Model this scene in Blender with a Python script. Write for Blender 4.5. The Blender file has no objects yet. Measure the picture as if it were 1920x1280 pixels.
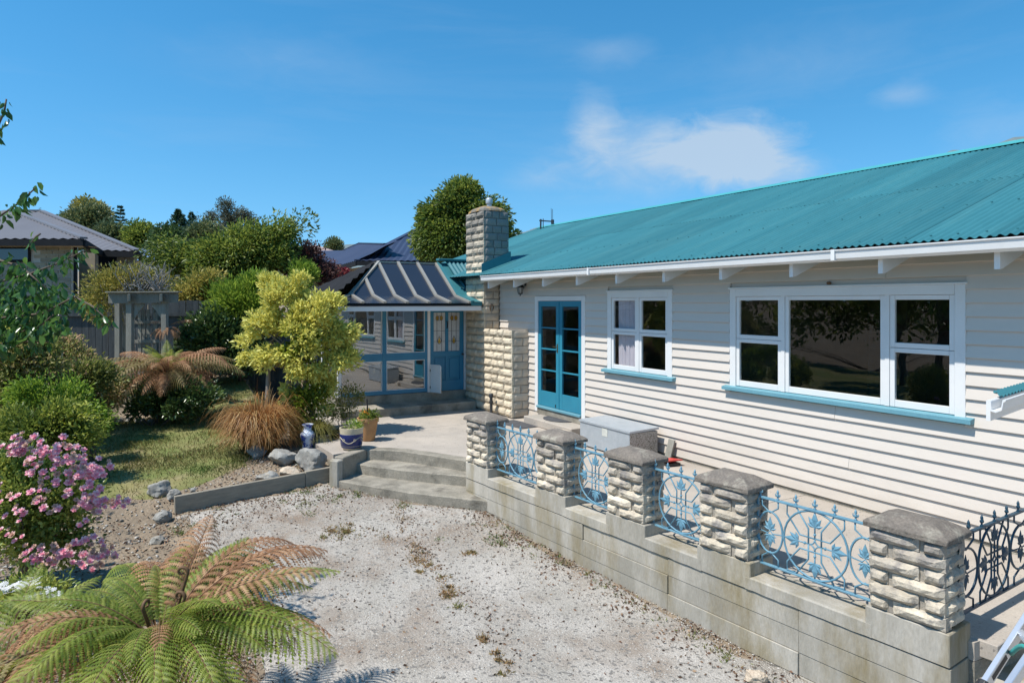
import bpy, bmesh, math, random
import numpy as np
from mathutils import Vector, Matrix, noise
random.seed(7); rng = np.random.default_rng(7)
S = bpy.context.scene
COL = S.collection
R_ = math.radians

# ------------------------------------------------------------------ camera, sky, sun, exposure
CAM = np.array((0.0, -6.8, 2.2))
YAW = R_(29.87)                                   # view direction against the line of the facade
FWD = np.array((-math.cos(YAW), math.sin(YAW), 0.0)); RGT = np.array((math.sin(YAW), math.cos(YAW), 0.0))
cd = bpy.data.cameras.new('camera'); cam = bpy.data.objects.new('camera', cd); COL.objects.link(cam)
cam.location = CAM
cam.rotation_euler = (R_(90), 0, math.atan2(-FWD[0], FWD[1]))
cd.sensor_width = 36; cd.lens = 24; cd.shift_y = -73/1920; cd.clip_start = .05; cd.clip_end = 4000
S.camera = cam
SUN_TO = Vector((-0.025, -0.515, 0.857)).normalized()
sd = bpy.data.lights.new('sun', 'SUN'); sun = bpy.data.objects.new('sun', sd); COL.objects.link(sun)
sun.rotation_euler = SUN_TO.to_track_quat('Z', 'Y').to_euler(); sun.location = (-10, -20, 30)
sd.energy = 4.4; sd.angle = R_(.53); sd.color = (1, .955, .88)
W = bpy.data.worlds.new('World'); S.world = W; W.use_nodes = True
S.view_settings.view_transform = 'Standard'; S.view_settings.look = 'None'
S.view_settings.exposure = 0.42; S.view_settings.gamma = 1; S.view_settings.use_curve_mapping = False
S.cycles.max_bounces = 7; S.cycles.diffuse_bounces = 3; S.cycles.glossy_bounces = 3; S.cycles.transmission_bounces = 4
S.cycles.transparent_max_bounces = 12; S.cycles.caustics_reflective = False; S.cycles.caustics_refractive = False
S.cycles.use_denoising = True
def build_sky():
    nt = W.node_tree; N = nt.nodes; L = nt.links; N.clear()
    out = N.new('ShaderNodeOutputWorld'); bg = N.new('ShaderNodeBackground'); bg.inputs[1].default_value = .135
    sky = N.new('ShaderNodeTexSky'); sky.sky_type = 'NISHITA'; sky.sun_disc = False
    sky.sun_elevation = math.asin(SUN_TO.z); sky.sun_rotation = math.atan2(SUN_TO.x, SUN_TO.y)
    sky.air_density = 1.0; sky.dust_density = .1; sky.ozone_density = 2.2; sky.altitude = 0
    hs = N.new('ShaderNodeHueSaturation'); hs.inputs['Saturation'].default_value = 1.36; hs.inputs['Value'].default_value = 1.0; hs.inputs['Hue'].default_value = .489
    L.new(sky.outputs[0], hs.inputs['Color'])
    tc = N.new('ShaderNodeTexCoord')
    sv = N.new('ShaderNodeMapping'); sv.inputs['Scale'].default_value = (1, 1, .8); sv.inputs['Location'].default_value = (0, 0, .115); L.new(tc.outputs['Generated'], sv.inputs[0]); L.new(sv.outputs[0], sky.inputs[0])
    def math_(op, a, b=None, c=None):
        n = N.new('ShaderNodeMath'); n.operation = op
        for i, v in enumerate((a, b, c)):
            if v is None: continue
            if isinstance(v, (int, float)): n.inputs[i].default_value = v
            else: L.new(v, n.inputs[i])
        return n.outputs[0]
    def dot(v):
        n = N.new('ShaderNodeVectorMath'); n.operation = 'DOT_PRODUCT'; L.new(tc.outputs['Generated'], n.inputs[0]); n.inputs[1].default_value = v
        return n.outputs['Value']
    def ns(scale, det, rough, dist, vec):
        n = N.new('ShaderNodeTexNoise'); n.inputs['Scale'].default_value = scale; n.inputs['Detail'].default_value = det
        n.inputs['Roughness'].default_value = rough; n.inputs['Distortion'].default_value = dist; L.new(vec, n.inputs['Vector']); return n.outputs[0]
    mp = N.new('ShaderNodeMapping'); mp.inputs['Scale'].default_value = (1, 1, 2.2); L.new(tc.outputs['Generated'], mp.inputs[0])
    # cumulus-like wisps: soft patches at set bearings, broken up by noise
    n1 = math_('ADD', math_('MULTIPLY', ns(5.5, 9, .62, .5, mp.outputs[0]), .62), math_('MULTIPLY', ns(15, 9, .66, .9, mp.outputs[0]), .38))
    def cloud(px, py, wx, wy, gain):
        d = FWD + RGT*(px-960)/1280 + np.array((0, 0, (567-py)/1280)); d = d/np.linalg.norm(d)
        up = np.array((0, 0, 1.0)); rt = np.cross(d, up); rt /= np.linalg.norm(rt); u2 = np.cross(rt, d)
        a = math_('DIVIDE', dot(rt), wx); b = math_('DIVIDE', dot(u2), wy)
        q = math_('ADD', math_('MULTIPLY', a, a), math_('MULTIPLY', b, b))
        fr = math_('GREATER_THAN', dot(d), 0.0)
        e = math_('MULTIPLY', math_('POWER', 2.718, math_('MULTIPLY', q, -1.0)), fr)
        t = math_('SUBTRACT', math_('ADD', math_('MULTIPLY', n1, 2.0), math_('MULTIPLY', e, .9)), 1.32)
        return math_('MULTIPLY', math_('MULTIPLY', math_('MAXIMUM', t, 0.0), e), gain)
    tot = None
    for args in ((1370, 285, .11, .06, 1.7), (1110, 240, .045, .06, .8), (1230, 290, .17, .065, .8), (1440, 330, .1, .05, .6), (1010, 335, .08, .03, .35), (1690, 175, .045, .022, .5),
                 (1880, 240, .09, .05, .35), (520, 110, .2, .05, .15), (1150, 100, .07, .03, .3), (1500, 120, .2, .06, .2)):
        c = cloud(*args); tot = c if tot is None else math_('ADD', tot, c)
    mp2 = N.new('ShaderNodeMapping'); mp2.inputs['Scale'].default_value = (1, 1, 7.0); L.new(tc.outputs['Generated'], mp2.inputs[0])
    n2 = ns(2.6, 6, .6, .6, mp2.outputs[0])
    ci = math_('MULTIPLY', math_('MAXIMUM', math_('SUBTRACT', n2, .5), 0.0), .28)
    tot = math_('MINIMUM', math_('ADD', tot, ci), .8)
    mx = N.new('ShaderNodeMix'); mx.data_type = 'RGBA'; L.new(tot, mx.inputs['Factor']); L.new(hs.outputs[0], mx.inputs['A']); mx.inputs['B'].default_value = (3.0, 3.7, 4.5, 1)
    L.new(mx.outputs['Result'], bg.inputs[0]); L.new(bg.outputs[0], out.inputs[0])
build_sky()

# ------------------------------------------------------------------ helpers
def CF(r, f, z=0.0):
    p = CAM + RGT*r + FWD*f; return Vector((p[0], p[1], z))
def P(px, py, f):                                  # where a picture point lies at depth f
    return CF((px-960)/1280*f, f, 2.2+(567-py)/1280*f)
def PZ(px, py, z):                                 # ... or on the level z
    return P(px, py, (2.2-z)*1280/(py-567))
def rf(x, y):
    d = np.array((x-CAM[0], y-CAM[1])); return d@RGT[:2], d@FWD[:2]
def sstep(a, b, x):
    t = min(1, max(0, (x-a)/(b-a))) if b != a else float(x > a); return t*t*(3-2*t)
WM = {}
def link(o, parent=None, loc=None):
    COL.objects.link(o)
    if parent is not None: o.parent = parent
    m = Matrix.Identity(4) if parent is None else WM[parent.name].copy()
    WM[o.name] = m
    return o
def props(o, label=None, cat=None, group=None, kind=None):
    for k, v in (('label', label), ('category', cat), ('group', group), ('kind', kind)):
        if v: o[k] = v
    return o
def thing(name, label, cat, loc=(0, 0, 0), rotz=0.0, group=None):
    o = bpy.data.objects.new(name, None); o.empty_display_size = .2
    COL.objects.link(o); o.location = loc; o.rotation_euler = (0, 0, rotz)
    WM[o.name] = Matrix.Translation(loc) @ Matrix.Rotation(rotz, 4, 'Z')
    return props(o, label, cat, group)
def piece(name, me, parent, loc=(0, 0, 0), rot=(0, 0, 0), scl=(1, 1, 1)):   # an object that shares its mesh; loc in parent space
    o = bpy.data.objects.new(name, me); COL.objects.link(o); o.parent = parent
    o.location = loc; o.rotation_euler = rot; o.scale = scl
    return o
def np_mesh(name, V, F, mats=(), smooth=False, tint=None, midx=None):
    V = np.asarray(V, dtype=np.float32); F = np.asarray(F, dtype=np.int32)
    me = bpy.data.meshes.new(name); k = F.shape[1]
    me.vertices.add(len(V)); me.vertices.foreach_set('co', V.ravel())
    me.loops.add(F.size); me.loops.foreach_set('vertex_index', F.ravel())
    me.polygons.add(len(F)); me.polygons.foreach_set('loop_start', np.arange(0, F.size, k, dtype=np.int32))
    me.polygons.foreach_set('loop_total', np.full(len(F), k, dtype=np.int32))
    if smooth: me.polygons.foreach_set('use_smooth', np.ones(len(F), dtype=bool))
    for m in mats: me.materials.append(m)
    if midx is not None: me.polygons.foreach_set('material_index', np.asarray(midx, dtype=np.int32))
    if tint is not None:
        a = me.attributes.new('tint', 'FLOAT', 'FACE'); a.data.foreach_set('value', np.asarray(tint, dtype=np.float32))
    me.update(); me.validate(); return me
class MB:
    def __init__(s): s.v = []; s.f = []; s.m = []; s.mi = 0
    def add(s, vs, fs):
        b = len(s.v); s.v += [tuple(v) for v in vs]
        for f in fs: s.f.append(tuple(i+b for i in f)); s.m.append(s.mi)
        return s
    def box(s, a, b):
        x0, y0, z0 = (min(a[i], b[i]) for i in range(3)); x1, y1, z1 = (max(a[i], b[i]) for i in range(3))
        return s.add([(x0,y0,z0),(x1,y0,z0),(x1,y1,z0),(x0,y1,z0),(x0,y0,z1),(x1,y0,z1),(x1,y1,z1),(x0,y1,z1)],
                     [(0,3,2,1),(4,5,6,7),(0,1,5,4),(1,2,6,5),(2,3,7,6),(3,0,4,7)])
    def bar(s, p, q, w, h, up=(0, 0, 1)):           # square bar from p to q: w sideways, h along up
        p = Vector(p); q = Vector(q); d = (q-p).normalized(); u = Vector(up); sd_ = d.cross(u)
        if sd_.length < 1e-4: sd_ = d.cross(Vector((1, 0, 0)))
        sd_.normalize(); u = sd_.cross(d).normalized(); a = sd_*w/2; b = u*h/2
        vs = [p-a-b, p+a-b, p+a+b, p-a+b, q-a-b, q+a-b, q+a+b, q-a+b]
        return s.add(vs, [(0,1,2,3),(7,6,5,4),(0,4,5,1),(1,5,6,2),(2,6,7,3),(3,7,4,0)])
    def prism(s, poly, z0, z1):                     # poly: list of (x, y) or (x, y, ztop)
        n = len(poly); zt = [p[2] if len(p) > 2 else z1 for p in poly]
        ar = sum(poly[i][0]*poly[(i+1) % n][1]-poly[(i+1) % n][0]*poly[i][1] for i in range(n))
        if ar < 0: poly = poly[::-1]; zt = zt[::-1]
        vs = [(p[0], p[1], z0) for p in poly]+[(p[0], p[1], z) for p, z in zip(poly, zt)]
        return s.add(vs, [tuple(range(n))[::-1], tuple(range(n, 2*n))]+[(i, (i+1) % n, n+(i+1) % n, n+i) for i in range(n)])
    def tube(s, pts, r, n=6, cap=True):
        pts = [Vector(p) for p in pts]; k = len(pts); rs = r if isinstance(r, (list, tuple)) else [r]*k
        b = []; ref = None
        for i in range(k):
            d = (pts[min(i+1, k-1)]-pts[max(i-1, 0)])
            if d.length < 1e-9: d = Vector((0, 0, 1))
            d.normalize()
            if ref is None: ref = d.orthogonal().normalized()
            ref = (ref-d*ref.dot(d)); ref = d.orthogonal().normalized() if ref.length < 1e-5 else ref.normalized()
            w = d.cross(ref)
            b += [pts[i]+(ref*math.cos(2*math.pi*j/n)+w*math.sin(2*math.pi*j/n))*rs[i] for j in range(n)]
        fs = [(i*n+j, i*n+(j+1) % n, (i+1)*n+(j+1) % n, (i+1)*n+j) for i in range(k-1) for j in range(n)]
        if cap: fs += [tuple(range(n))[::-1], tuple(range((k-1)*n, k*n))]
        return s.add(b, fs)
    def lathe(s, prof, c=(0, 0, 0), n=20, cap=True):
        b = [(c[0]+r*math.cos(2*math.pi*j/n), c[1]+r*math.sin(2*math.pi*j/n), c[2]+z) for r, z in prof for j in range(n)]
        k = len(prof); fs = [(i*n+j, i*n+(j+1) % n, (i+1)*n+(j+1) % n, (i+1)*n+j) for i in range(k-1) for j in range(n)]
        if cap: fs += [tuple(range(n))[::-1], tuple(range((k-1)*n, k*n))]
        return s.add(b, fs)
    def mesh(s, name, mats, smooth=False):
        me = bpy.data.meshes.new(name); me.from_pydata(s.v, [], s.f)
        for m in (mats if isinstance(mats, (list, tuple)) else [mats]): me.materials.append(m)
        if any(s.m): me.polygons.foreach_set('material_index', s.m)
        if smooth: me.polygons.foreach_set('use_smooth', [True]*len(s.f))
        me.update(); return me
    def build(s, name, mats, parent=None, smooth=False, bevel=0, world=True):
        me = s.mesh(name, mats, smooth)
        if bevel:
            bm = bmesh.new(); bm.from_mesh(me); bmesh.ops.remove_doubles(bm, verts=bm.verts, dist=1e-5)
            ed = [e for e in bm.edges if len(e.link_faces) == 2 and e.calc_face_angle(0) > .5]
            bmesh.ops.bevel(bm, geom=ed, offset=bevel, segments=1, affect='EDGES', clamp_overlap=True); bm.to_mesh(me); bm.free()
        o = bpy.data.objects.new(name, me); link(o, parent)
        if world and parent is not None: me.transform(WM[parent.name].inverted())
        return o
def smooth_angle(o, deg=40):
    me = o.data; me.polygons.foreach_set('use_smooth', [True]*len(me.polygons))
    try: me.set_sharp_from_angle(angle=R_(deg))
    except Exception: pass
    return o

# ------------------------------------------------------------------ materials
def ntree(name):
    m = bpy.data.materials.new(name); m.use_nodes = True; nt = m.node_tree
    b = nt.nodes['Principled BSDF']; return m, nt, b
def mat(name, c1, c2=None, rough=.6, scale=4.0, contrast=(.35, .65), bump=0.0, bscale=40.0, rnd=0.0, metal=0.0, spec=.4, c3=None, s3=1.0, t3=(.55, .7), stretch=(1, 1, 1), fine=.12, zfade=None, obj=False, speck=None):
    """colour c1/c2 mixed by noise, optional third colour in larger patches, piece-to-piece variation, fine grain and relief"""
    m, nt, b = ntree(name); N = nt.nodes; L = nt.links
    geo = N.new('ShaderNodeNewGeometry')
    if obj:
        tcn = N.new('ShaderNodeTexCoord'); pos = tcn.outputs['Object']
    else: pos = geo.outputs['Position']
    mp = N.new('ShaderNodeMapping'); mp.inputs['Scale'].default_value = stretch; L.new(pos, mp.inputs[0]); vec = mp.outputs[0]
    def noise_(sc, det=6, ro=.6):
        n = N.new('ShaderNodeTexNoise'); n.inputs['Scale'].default_value = sc; n.inputs['Detail'].default_value = det; n.inputs['Roughness'].default_value = ro
        L.new(vec, n.inputs['Vector']); return n.outputs[0]
    def ramp(v, a, bb):
        r = N.new('ShaderNodeMapRange'); r.inputs['From Min'].default_value = a; r.inputs['From Max'].default_value = bb; L.new(v, r.inputs[0]); return r.outputs[0]
    def mix(f, A, B):
        x = N.new('ShaderNodeMix'); x.data_type = 'RGBA'
        L.new(f, x.inputs['Factor'])
        for k, v in (('A', A), ('B', B)):
            if isinstance(v, tuple): x.inputs[k].default_value = (*v[:3], 1)
            else: L.new(v, x.inputs[k])
        return x.outputs['Result']
    c2 = c2 or tuple(c*.82 for c in c1)
    col = mix(ramp(noise_(scale), *contrast), c1, c2)
    if c3: col = mix(ramp(noise_(s3, 5, .65), *t3), col, c3)
    if zfade:                                       # a stain that thickens between two heights
        z0, z1, zc, amt = zfade
        sp = N.new('ShaderNodeSeparateXYZ'); L.new(geo.outputs['Position'], sp.inputs[0])
        a = N.new('ShaderNodeMath'); a.operation = 'MULTIPLY_ADD'; L.new(noise_(3.0, 5, .7), a.inputs[0]); a.inputs[1].default_value = (z1-z0)*1.6; L.new(sp.outputs[2], a.inputs[2])
        f = N.new('ShaderNodeMath'); f.operation = 'MULTIPLY'; L.new(ramp(a.outputs[0], z0+(z1-z0)*.8, z1+(z1-z0)*.8), f.inputs[0]); f.inputs[1].default_value = amt
        col = mix(f.outputs[0], col, zc)
    if speck:
        v = N.new('ShaderNodeTexVoronoi'); v.inputs['Scale'].default_value = speck[0]; L.new(vec, v.inputs['Vector'])
        col = mix(ramp(v.outputs['Color'], speck[2], speck[2]+.08), col, speck[1])
    hs = N.new('ShaderNodeHueSaturation'); L.new(col, hs.inputs['Color'])
    g = ramp(noise_(bscale*1.7, 3), .25, .75)
    a = N.new('ShaderNodeMath'); a.operation = 'MULTIPLY_ADD'; L.new(g, a.inputs[0]); a.inputs[1].default_value = fine*2; a.inputs[2].default_value = 1-fine
    if rnd:
        oi = N.new('ShaderNodeObjectInfo'); q = N.new('ShaderNodeMath'); q.operation = 'MULTIPLY_ADD'; L.new(oi.outputs['Random'], q.inputs[0]); q.inputs[1].default_value = rnd*2; q.inputs[2].default_value = 1-rnd
        w = N.new('ShaderNodeMath'); w.operation = 'MULTIPLY'; L.new(a.outputs[0], w.inputs[0]); L.new(q.outputs[0], w.inputs[1]); a = w
    L.new(a.outputs[0], hs.inputs['Value'])
    L.new(hs.outputs[0], b.inputs['Base Color'])
    b.inputs['Roughness'].default_value = rough; b.inputs['Metallic'].default_value = metal; b.inputs['Specular IOR Level'].default_value = spec
    if bump:
        bp = N.new('ShaderNodeBump'); bp.inputs['Strength'].default_value = 1; bp.inputs['Distance'].default_value = bump; L.new(noise_(bscale, 5, .65), bp.inputs['Height']); L.new(bp.outputs[0], b.inputs['Normal'])
    return m
def leafmat(name, ca, cb, cc=None, rough=.45, trans=.35, spec=.35, hue=.485, gain=1.0):
    """leaf colour by the leaf's own 'tint' value; thin translucent"""
    m, nt, b = ntree(name); N = nt.nodes; L = nt.links
    ca, cb, cc = (tuple(min(.85, x*gain) for x in c) if c else None for c in (ca, cb, cc))
    at = N.new('ShaderNodeAttribute'); at.attribute_name = 'tint'
    cr = N.new('ShaderNodeValToRGB'); L.new(at.outputs['Fac'], cr.inputs[0])
    e = cr.color_ramp.elements; e[0].color = (*ca, 1); e[1].color = (*(cc or cb), 1)
    if cc: k = cr.color_ramp.elements.new(.5); k.color = (*cb, 1)
    L.new(cr.outputs[0], b.inputs['Base Color']); b.inputs['Roughness'].default_value = rough; b.inputs['Specular IOR Level'].default_value = spec
    tr = N.new('ShaderNodeBsdfTranslucent'); hs = N.new('ShaderNodeHueSaturation'); hs.inputs['Hue'].default_value = hue; hs.inputs['Value'].default_value = 1.3; L.new(cr.outputs[0], hs.inputs['Color']); L.new(hs.outputs[0], tr.inputs[0])
    mx = N.new('ShaderNodeMixShader'); mx.inputs[0].default_value = trans; L.new(b.outputs[0], mx.inputs[1]); L.new(tr.outputs[0], mx.inputs[2])
    L.new(mx.outputs[0], N['Material Output'].inputs[0]); return m
def glassmat(name, base, tint=(1, 1, 1), rough=.0, ior=1.5, dirt=.0):
    """window glass: a constant film reflectance plus the Fresnel rise, the rest passes through tinted"""
    m, nt, b = ntree(name); N = nt.nodes; L = nt.links; N.remove(b)
    gl = N.new('ShaderNodeBsdfGlossy'); gl.inputs['Roughness'].default_value = rough; gl.inputs[0].default_value = (.95, .97, 1, 1)
    tp = N.new('ShaderNodeBsdfTransparent'); tp.inputs[0].default_value = (*tint, 1)
    fr = N.new('ShaderNodeFresnel'); fr.inputs[0].default_value = ior
    ad = N.new('ShaderNodeMath'); ad.operation = 'MULTIPLY_ADD'; ad.use_clamp = True; L.new(fr.outputs[0], ad.inputs[0]); ad.inputs[1].default_value = 1-base; ad.inputs[2].default_value = base
    gb = N.new('ShaderNodeNewGeometry'); fb = N.new('ShaderNodeMath'); fb.operation = 'SUBTRACT'; fb.inputs[0].default_value = 1.0; L.new(gb.outputs['Backfacing'], fb.inputs[1])
    fm = N.new('ShaderNodeMath'); fm.operation = 'MULTIPLY'; L.new(ad.outputs[0], fm.inputs[0]); L.new(fb.outputs[0], fm.inputs[1]); ad = fm   # the inner face only passes light
    nz = N.new('ShaderNodeTexNoise'); nz.inputs['Scale'].default_value = 1.3; nz.inputs['Detail'].default_value = 1
    bp = N.new('ShaderNodeBump'); bp.inputs['Distance'].default_value = .0025; L.new(nz.outputs[0], bp.inputs['Height']); L.new(bp.outputs[0], gl.inputs['Normal'])
    mx = N.new('ShaderNodeMixShader'); L.new(ad.outputs[0], mx.inputs[0]); L.new(tp.outputs[0], mx.inputs[1]); L.new(gl.outputs[0], mx.inputs[2])
    L.new(mx.outputs[0], N['Material Output'].inputs[0]); return m

M = {}
M['board'] = mat('board_paint', (.62, .558, .492), (.585, .528, .465), rough=.42, scale=1.5, bump=.0006, bscale=18, rnd=.025, fine=.015, stretch=(.3, 1, 1), c3=(.54, .48, .42), s3=.8, t3=(.6, .9), zfade=(.45, -.05, (.4, .34, .27), .5))
M['white'] = mat('white_paint', (.72, .72, .71), (.68, .68, .67), rough=.35, scale=3, fine=.02, c3=(.66, .65, .62), s3=4, t3=(.68, .9))
M['turq'] = mat('turquoise_roof_paint', (.034, .152, .178), (.043, .172, .196), rough=.45, scale=1.1, bump=.0008, bscale=9, rnd=.11, fine=.07, spec=.28, c3=(.06, .19, .205), s3=1.3, t3=(.5, .8), stretch=(3, .35, .35))
M['blue'] = mat('blue_door_paint', (.025, .2, .295), (.03, .225, .32), rough=.4, scale=4, fine=.04)
M['dullblue'] = mat('dull_blue_joinery_paint', (.03, .175, .29), (.035, .2, .32), rough=.45, scale=4, fine=.03)
M['sill'] = mat('blue_sill_paint', (.115, .285, .35), (.135, .31, .37), rough=.55, scale=6, fine=.07, c3=(.2, .34, .38), s3=5, t3=(.6, .85))
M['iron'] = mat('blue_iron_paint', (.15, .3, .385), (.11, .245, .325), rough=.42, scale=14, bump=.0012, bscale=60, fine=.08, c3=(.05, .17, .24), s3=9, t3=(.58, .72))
M['stone'] = mat('limestone', (.6, .52, .39), (.5, .42, .31), rough=.9, scale=7, bump=.012, bscale=22, rnd=.13, fine=.13, c3=(.36, .32, .27), s3=5, t3=(.58, .78), zfade=(2.7, 4.0, (.17, .16, .145), .9))
M['stone_dressed'] = mat('dressed_limestone', (.5, .43, .34), (.43, .37, .295), rough=.9, scale=6, bump=.004, bscale=30, rnd=.14, fine=.1, c3=(.33, .3, .26), s3=4, t3=(.58, .8), zfade=(2.1, 3.3, (.17, .17, .165), .88))
M['pstone'] = mat('pillar_limestone', (.62, .54, .42), (.47, .405, .31), rough=.92, scale=9, bump=.014, bscale=26, rnd=.16, fine=.16, c3=(.24, .22, .2), s3=6, t3=(.5, .66), zfade=(.28, .8, (.17, .155, .15), .85))
M['mortar'] = mat('mortar', (.36, .32, .26), (.28, .25, .21), rough=.95, scale=9, bump=.006, bscale=60)
M['cap'] = mat('weathered_cap_concrete', (.2, .17, .14), (.15, .13, .11), rough=.95, scale=9, bump=.011, bscale=34, rnd=.1, fine=.28, c3=(.34, .31, .25), s3=6, t3=(.53, .7))
M['conc'] = mat('wall_concrete', (.45, .415, .355), (.31, .285, .235), rough=.9, scale=1.7, bump=.005, bscale=30, rnd=.09, fine=.12, contrast=(.4, .6), c3=(.25, .205, .12), s3=1.5, t3=(.47, .66), stretch=(1.5, 1.5, .45))
M['slab'] = mat('terrace_concrete', (.44, .385, .325), (.35, .31, .265), rough=.92, scale=1.4, bump=.003, bscale=60, fine=.14, rnd=.04, c3=(.3, .275, .245), s3=.9, t3=(.56, .8), speck=(70, (.2, .18, .16), .86))
M['step'] = mat('step_concrete', (.35, .315, .255), (.22, .2, .16), rough=.95, scale=3.5, bump=.012, bscale=45, fine=.25, c3=(.13, .118, .095), s3=2.5, t3=(.52, .7))
M['timber'] = mat('weathered_timber', (.33, .29, .225), (.25, .22, .175), rough=.9, scale=5, bump=.004, bscale=30, rnd=.12, fine=.12, stretch=(1, 1, 6))
M['greywood'] = mat('grey_weathered_wood', (.2, .195, .165), (.27, .26, .225), rough=.9, scale=5, bump=.004, bscale=25, rnd=.2, fine=.14, stretch=(3, 3, .5))
M['galv'] = mat('galvanised_steel', (.46, .5, .53), (.41, .45, .48), rough=.45, scale=5, metal=.4, fine=.05, c3=(.5, .53, .56), s3=9, t3=(.5, .7))
M['spangle'] = mat('speckled_galvanised_steel', (.42, .42, .4), (.3, .3, .28), rough=.5, scale=60, metal=.4, fine=.2, speck=(95, (.16, .15, .13), .62))
M['alu'] = mat('aluminium', (.75, .77, .8), (.68, .7, .73), rough=.3, scale=5, metal=.7, fine=.03)
M['black'] = mat('black_plastic', (.02, .02, .022), (.028, .028, .03), rough=.45, scale=8, fine=.05)
M['dark'] = mat('dark_metal', (.03, .032, .035), (.04, .042, .045), rough=.4, scale=8, fine=.05)
M['teal'] = mat('teal_plastic', (.04, .3, .26), (.05, .34, .3), rough=.4, scale=8, fine=.05)
M['red'] = mat('red_plastic', (.6, .06, .045), (.5, .05, .04), rough=.4, scale=8, fine=.05)
M['mat'] = mat('grey_door_mat', (.09, .09, .095), (.065, .065, .07), rough=.98, scale=8, bump=.004, bscale=180, fine=.25)
M['gravel'] = mat('gravel', (.47, .43, .38), (.36, .33, .285), rough=.95, scale=1.6, bump=.02, bscale=48, fine=.34, c3=(.26, .2, .15), s3=1.0, t3=(.5, .7), speck=(42, (.2, .185, .165), .74))
M['soil'] = mat('dry_garden_soil', (.29, .225, .155), (.18, .14, .1), rough=1, scale=2, bump=.02, bscale=25, fine=.25, c3=(.3, .235, .165), s3=1.5, t3=(.5, .7))
M['lawn'] = mat('dry_lawn', (.24, .21, .085), (.13, .17, .04), rough=.95, scale=1.1, bump=.012, bscale=60, fine=.22, c3=(.33, .26, .15), s3=.7, t3=(.56, .72))
M['hill'] = mat('hazy_hill_bush', (.15, .19, .19), (.12, .16, .165), rough=1, scale=.02, fine=.1, bscale=.05)  # distance haze is put into the bush colour
M['rock'] = mat('garden_rock', (.33, .32, .29), (.22, .21, .19), rough=.92, scale=7, bump=.01, bscale=22, rnd=.15, fine=.15, c3=(.4, .33, .24), s3=5, t3=(.56, .7))
M['whiterock'] = mat('pale_rough_stone', (.6, .5, .38), (.48, .38, .28), rough=.95, scale=14, bump=.012, bscale=40, fine=.2)
M['bark'] = mat('bark', (.16, .125, .095), (.1, .08, .06), rough=.95, scale=12, bump=.01, bscale=40, stretch=(1, 1, .3))
M['greybark'] = mat('pale_bark', (.3, .25, .2), (.22, .18, .15), rough=.95, scale=12, bump=.008, bscale=40, stretch=(1, 1, .3))
M['fencewood'] = mat('shaded_fence_wood', (.075, .085, .09), (.105, .115, .12), rough=.95, scale=5, bump=.004, bscale=25, rnd=.2, fine=.14, stretch=(3, 3, .5), spec=.1)  # shade on the palings is mixed into this darker, bluer wood colour
M['twig'] = mat('grey_twigs', (.33, .31, .28), (.24, .22, .2), rough=.9, scale=10)
M['pane'] = glassmat('window_glass', .03, (.94, .96, .955))
M['filmpane'] = glassmat('reflective_glass', .2, (.72, .76, .76))
M['ironshade'] = mat('shaded_blue_iron', (.012, .045, .075), (.02, .06, .09), rough=.45, scale=14)  # blue iron with the return panel's shade put into the colour
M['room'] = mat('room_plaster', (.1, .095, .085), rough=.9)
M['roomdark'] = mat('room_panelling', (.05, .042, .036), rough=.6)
M['curtain'] = mat('lilac_curtain', (.66, .58, .64), (.56, .49, .55), rough=.9, scale=3)
M['brass'] = mat('tarnished_brass', (.28, .2, .08), rough=.35, metal=.8)
M['rust'] = mat('rusty_iron', (.1, .06, .04), (.16, .09, .05), rough=.8, scale=30)
M['lantern'] = mat('frosted_lantern_glass', (.35, .37, .36), rough=.3)
M['bar'] = mat('aluminium_glazing_bar', (.4, .37, .315), (.36, .335, .29), rough=.4, scale=3, metal=.3, fine=.03)
M['tintglass'] = mat('dark_tinted_glazing', (.02, .027, .042), (.024, .031, .046), rough=.2, scale=.8, spec=.45, fine=.02)
M['charcoal'] = mat('charcoal_roofing', (.016, .017, .019), (.022, .023, .026), rough=.75, scale=4, fine=.06, spec=.12)
M['lead'] = mat('lead_came', (.06, .06, .065), rough=.5)
M['obscure'] = mat('obscure_white_glass', (.52, .53, .52), (.44, .45, .45), rough=.25, scale=10, fine=.05)
M['amber'] = mat('amber_glass', (.55, .34, .03), (.45, .26, .03), rough=.2, scale=20)
# ------------------------------------------------------------------ ground, hills, driveway, lawn
BA = PZ(631, 903, -.39); BB = PZ(327, 961, -.42)              # foot of the timber edging beam
def lerp(xs, ys, x): return float(np.interp(x, xs, ys))
def hz(x, y):
    r, f = rf(x, y)
    zd = lerp([-60, -10, 2, 5, 7.8, 8.7, 10, 11, 60], [-.72, -.68, -.66, -.62, -.53, -.43, -.38, -.34, -.34], f)
    zg = lerp([-60, 5, 8, 10, 12, 14, 15.5, 17, 19, 22, 26, 40, 80, 150, 400], [-.55, -.5, -.36, -.24, -.17, -.1, .05, .3, .75, 1.35, 1.7, 2.2, 4, 9, 20], f)
    dx, dy = BB.x-BA.x, BB.y-BA.y; L = math.hypot(dx, dy); t = ((x-BA.x)*dx+(y-BA.y)*dy)/L/L
    s = ((x-BA.x)*dy-(y-BA.y)*dx)/L
    s = -s if ((CF(-6, 12).x-BA.x)*dy-(CF(-6, 12).y-BA.y)*dx) < 0 else s
    w = .05 if 0 <= t <= 1 else min(1.2, .05+.9*max(t-1, -t))
    h = zd+(zg-zd)*sstep(.0, .2+w, s)
    q = CF(-3.15, 11.2); h += .17*math.exp(-((x-q.x)**2+(y-q.y)**2)/1.3)*sstep(.0, .25, s)
    if x > -20 and y > -4.12:
        k = sstep(-4.12, -3.85, y); h = h*(1-k)+min(h, -.3)*k
    if f < 30: h += .012*noise.noise((x*1.7, y*1.7, 0))
    return h
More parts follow.
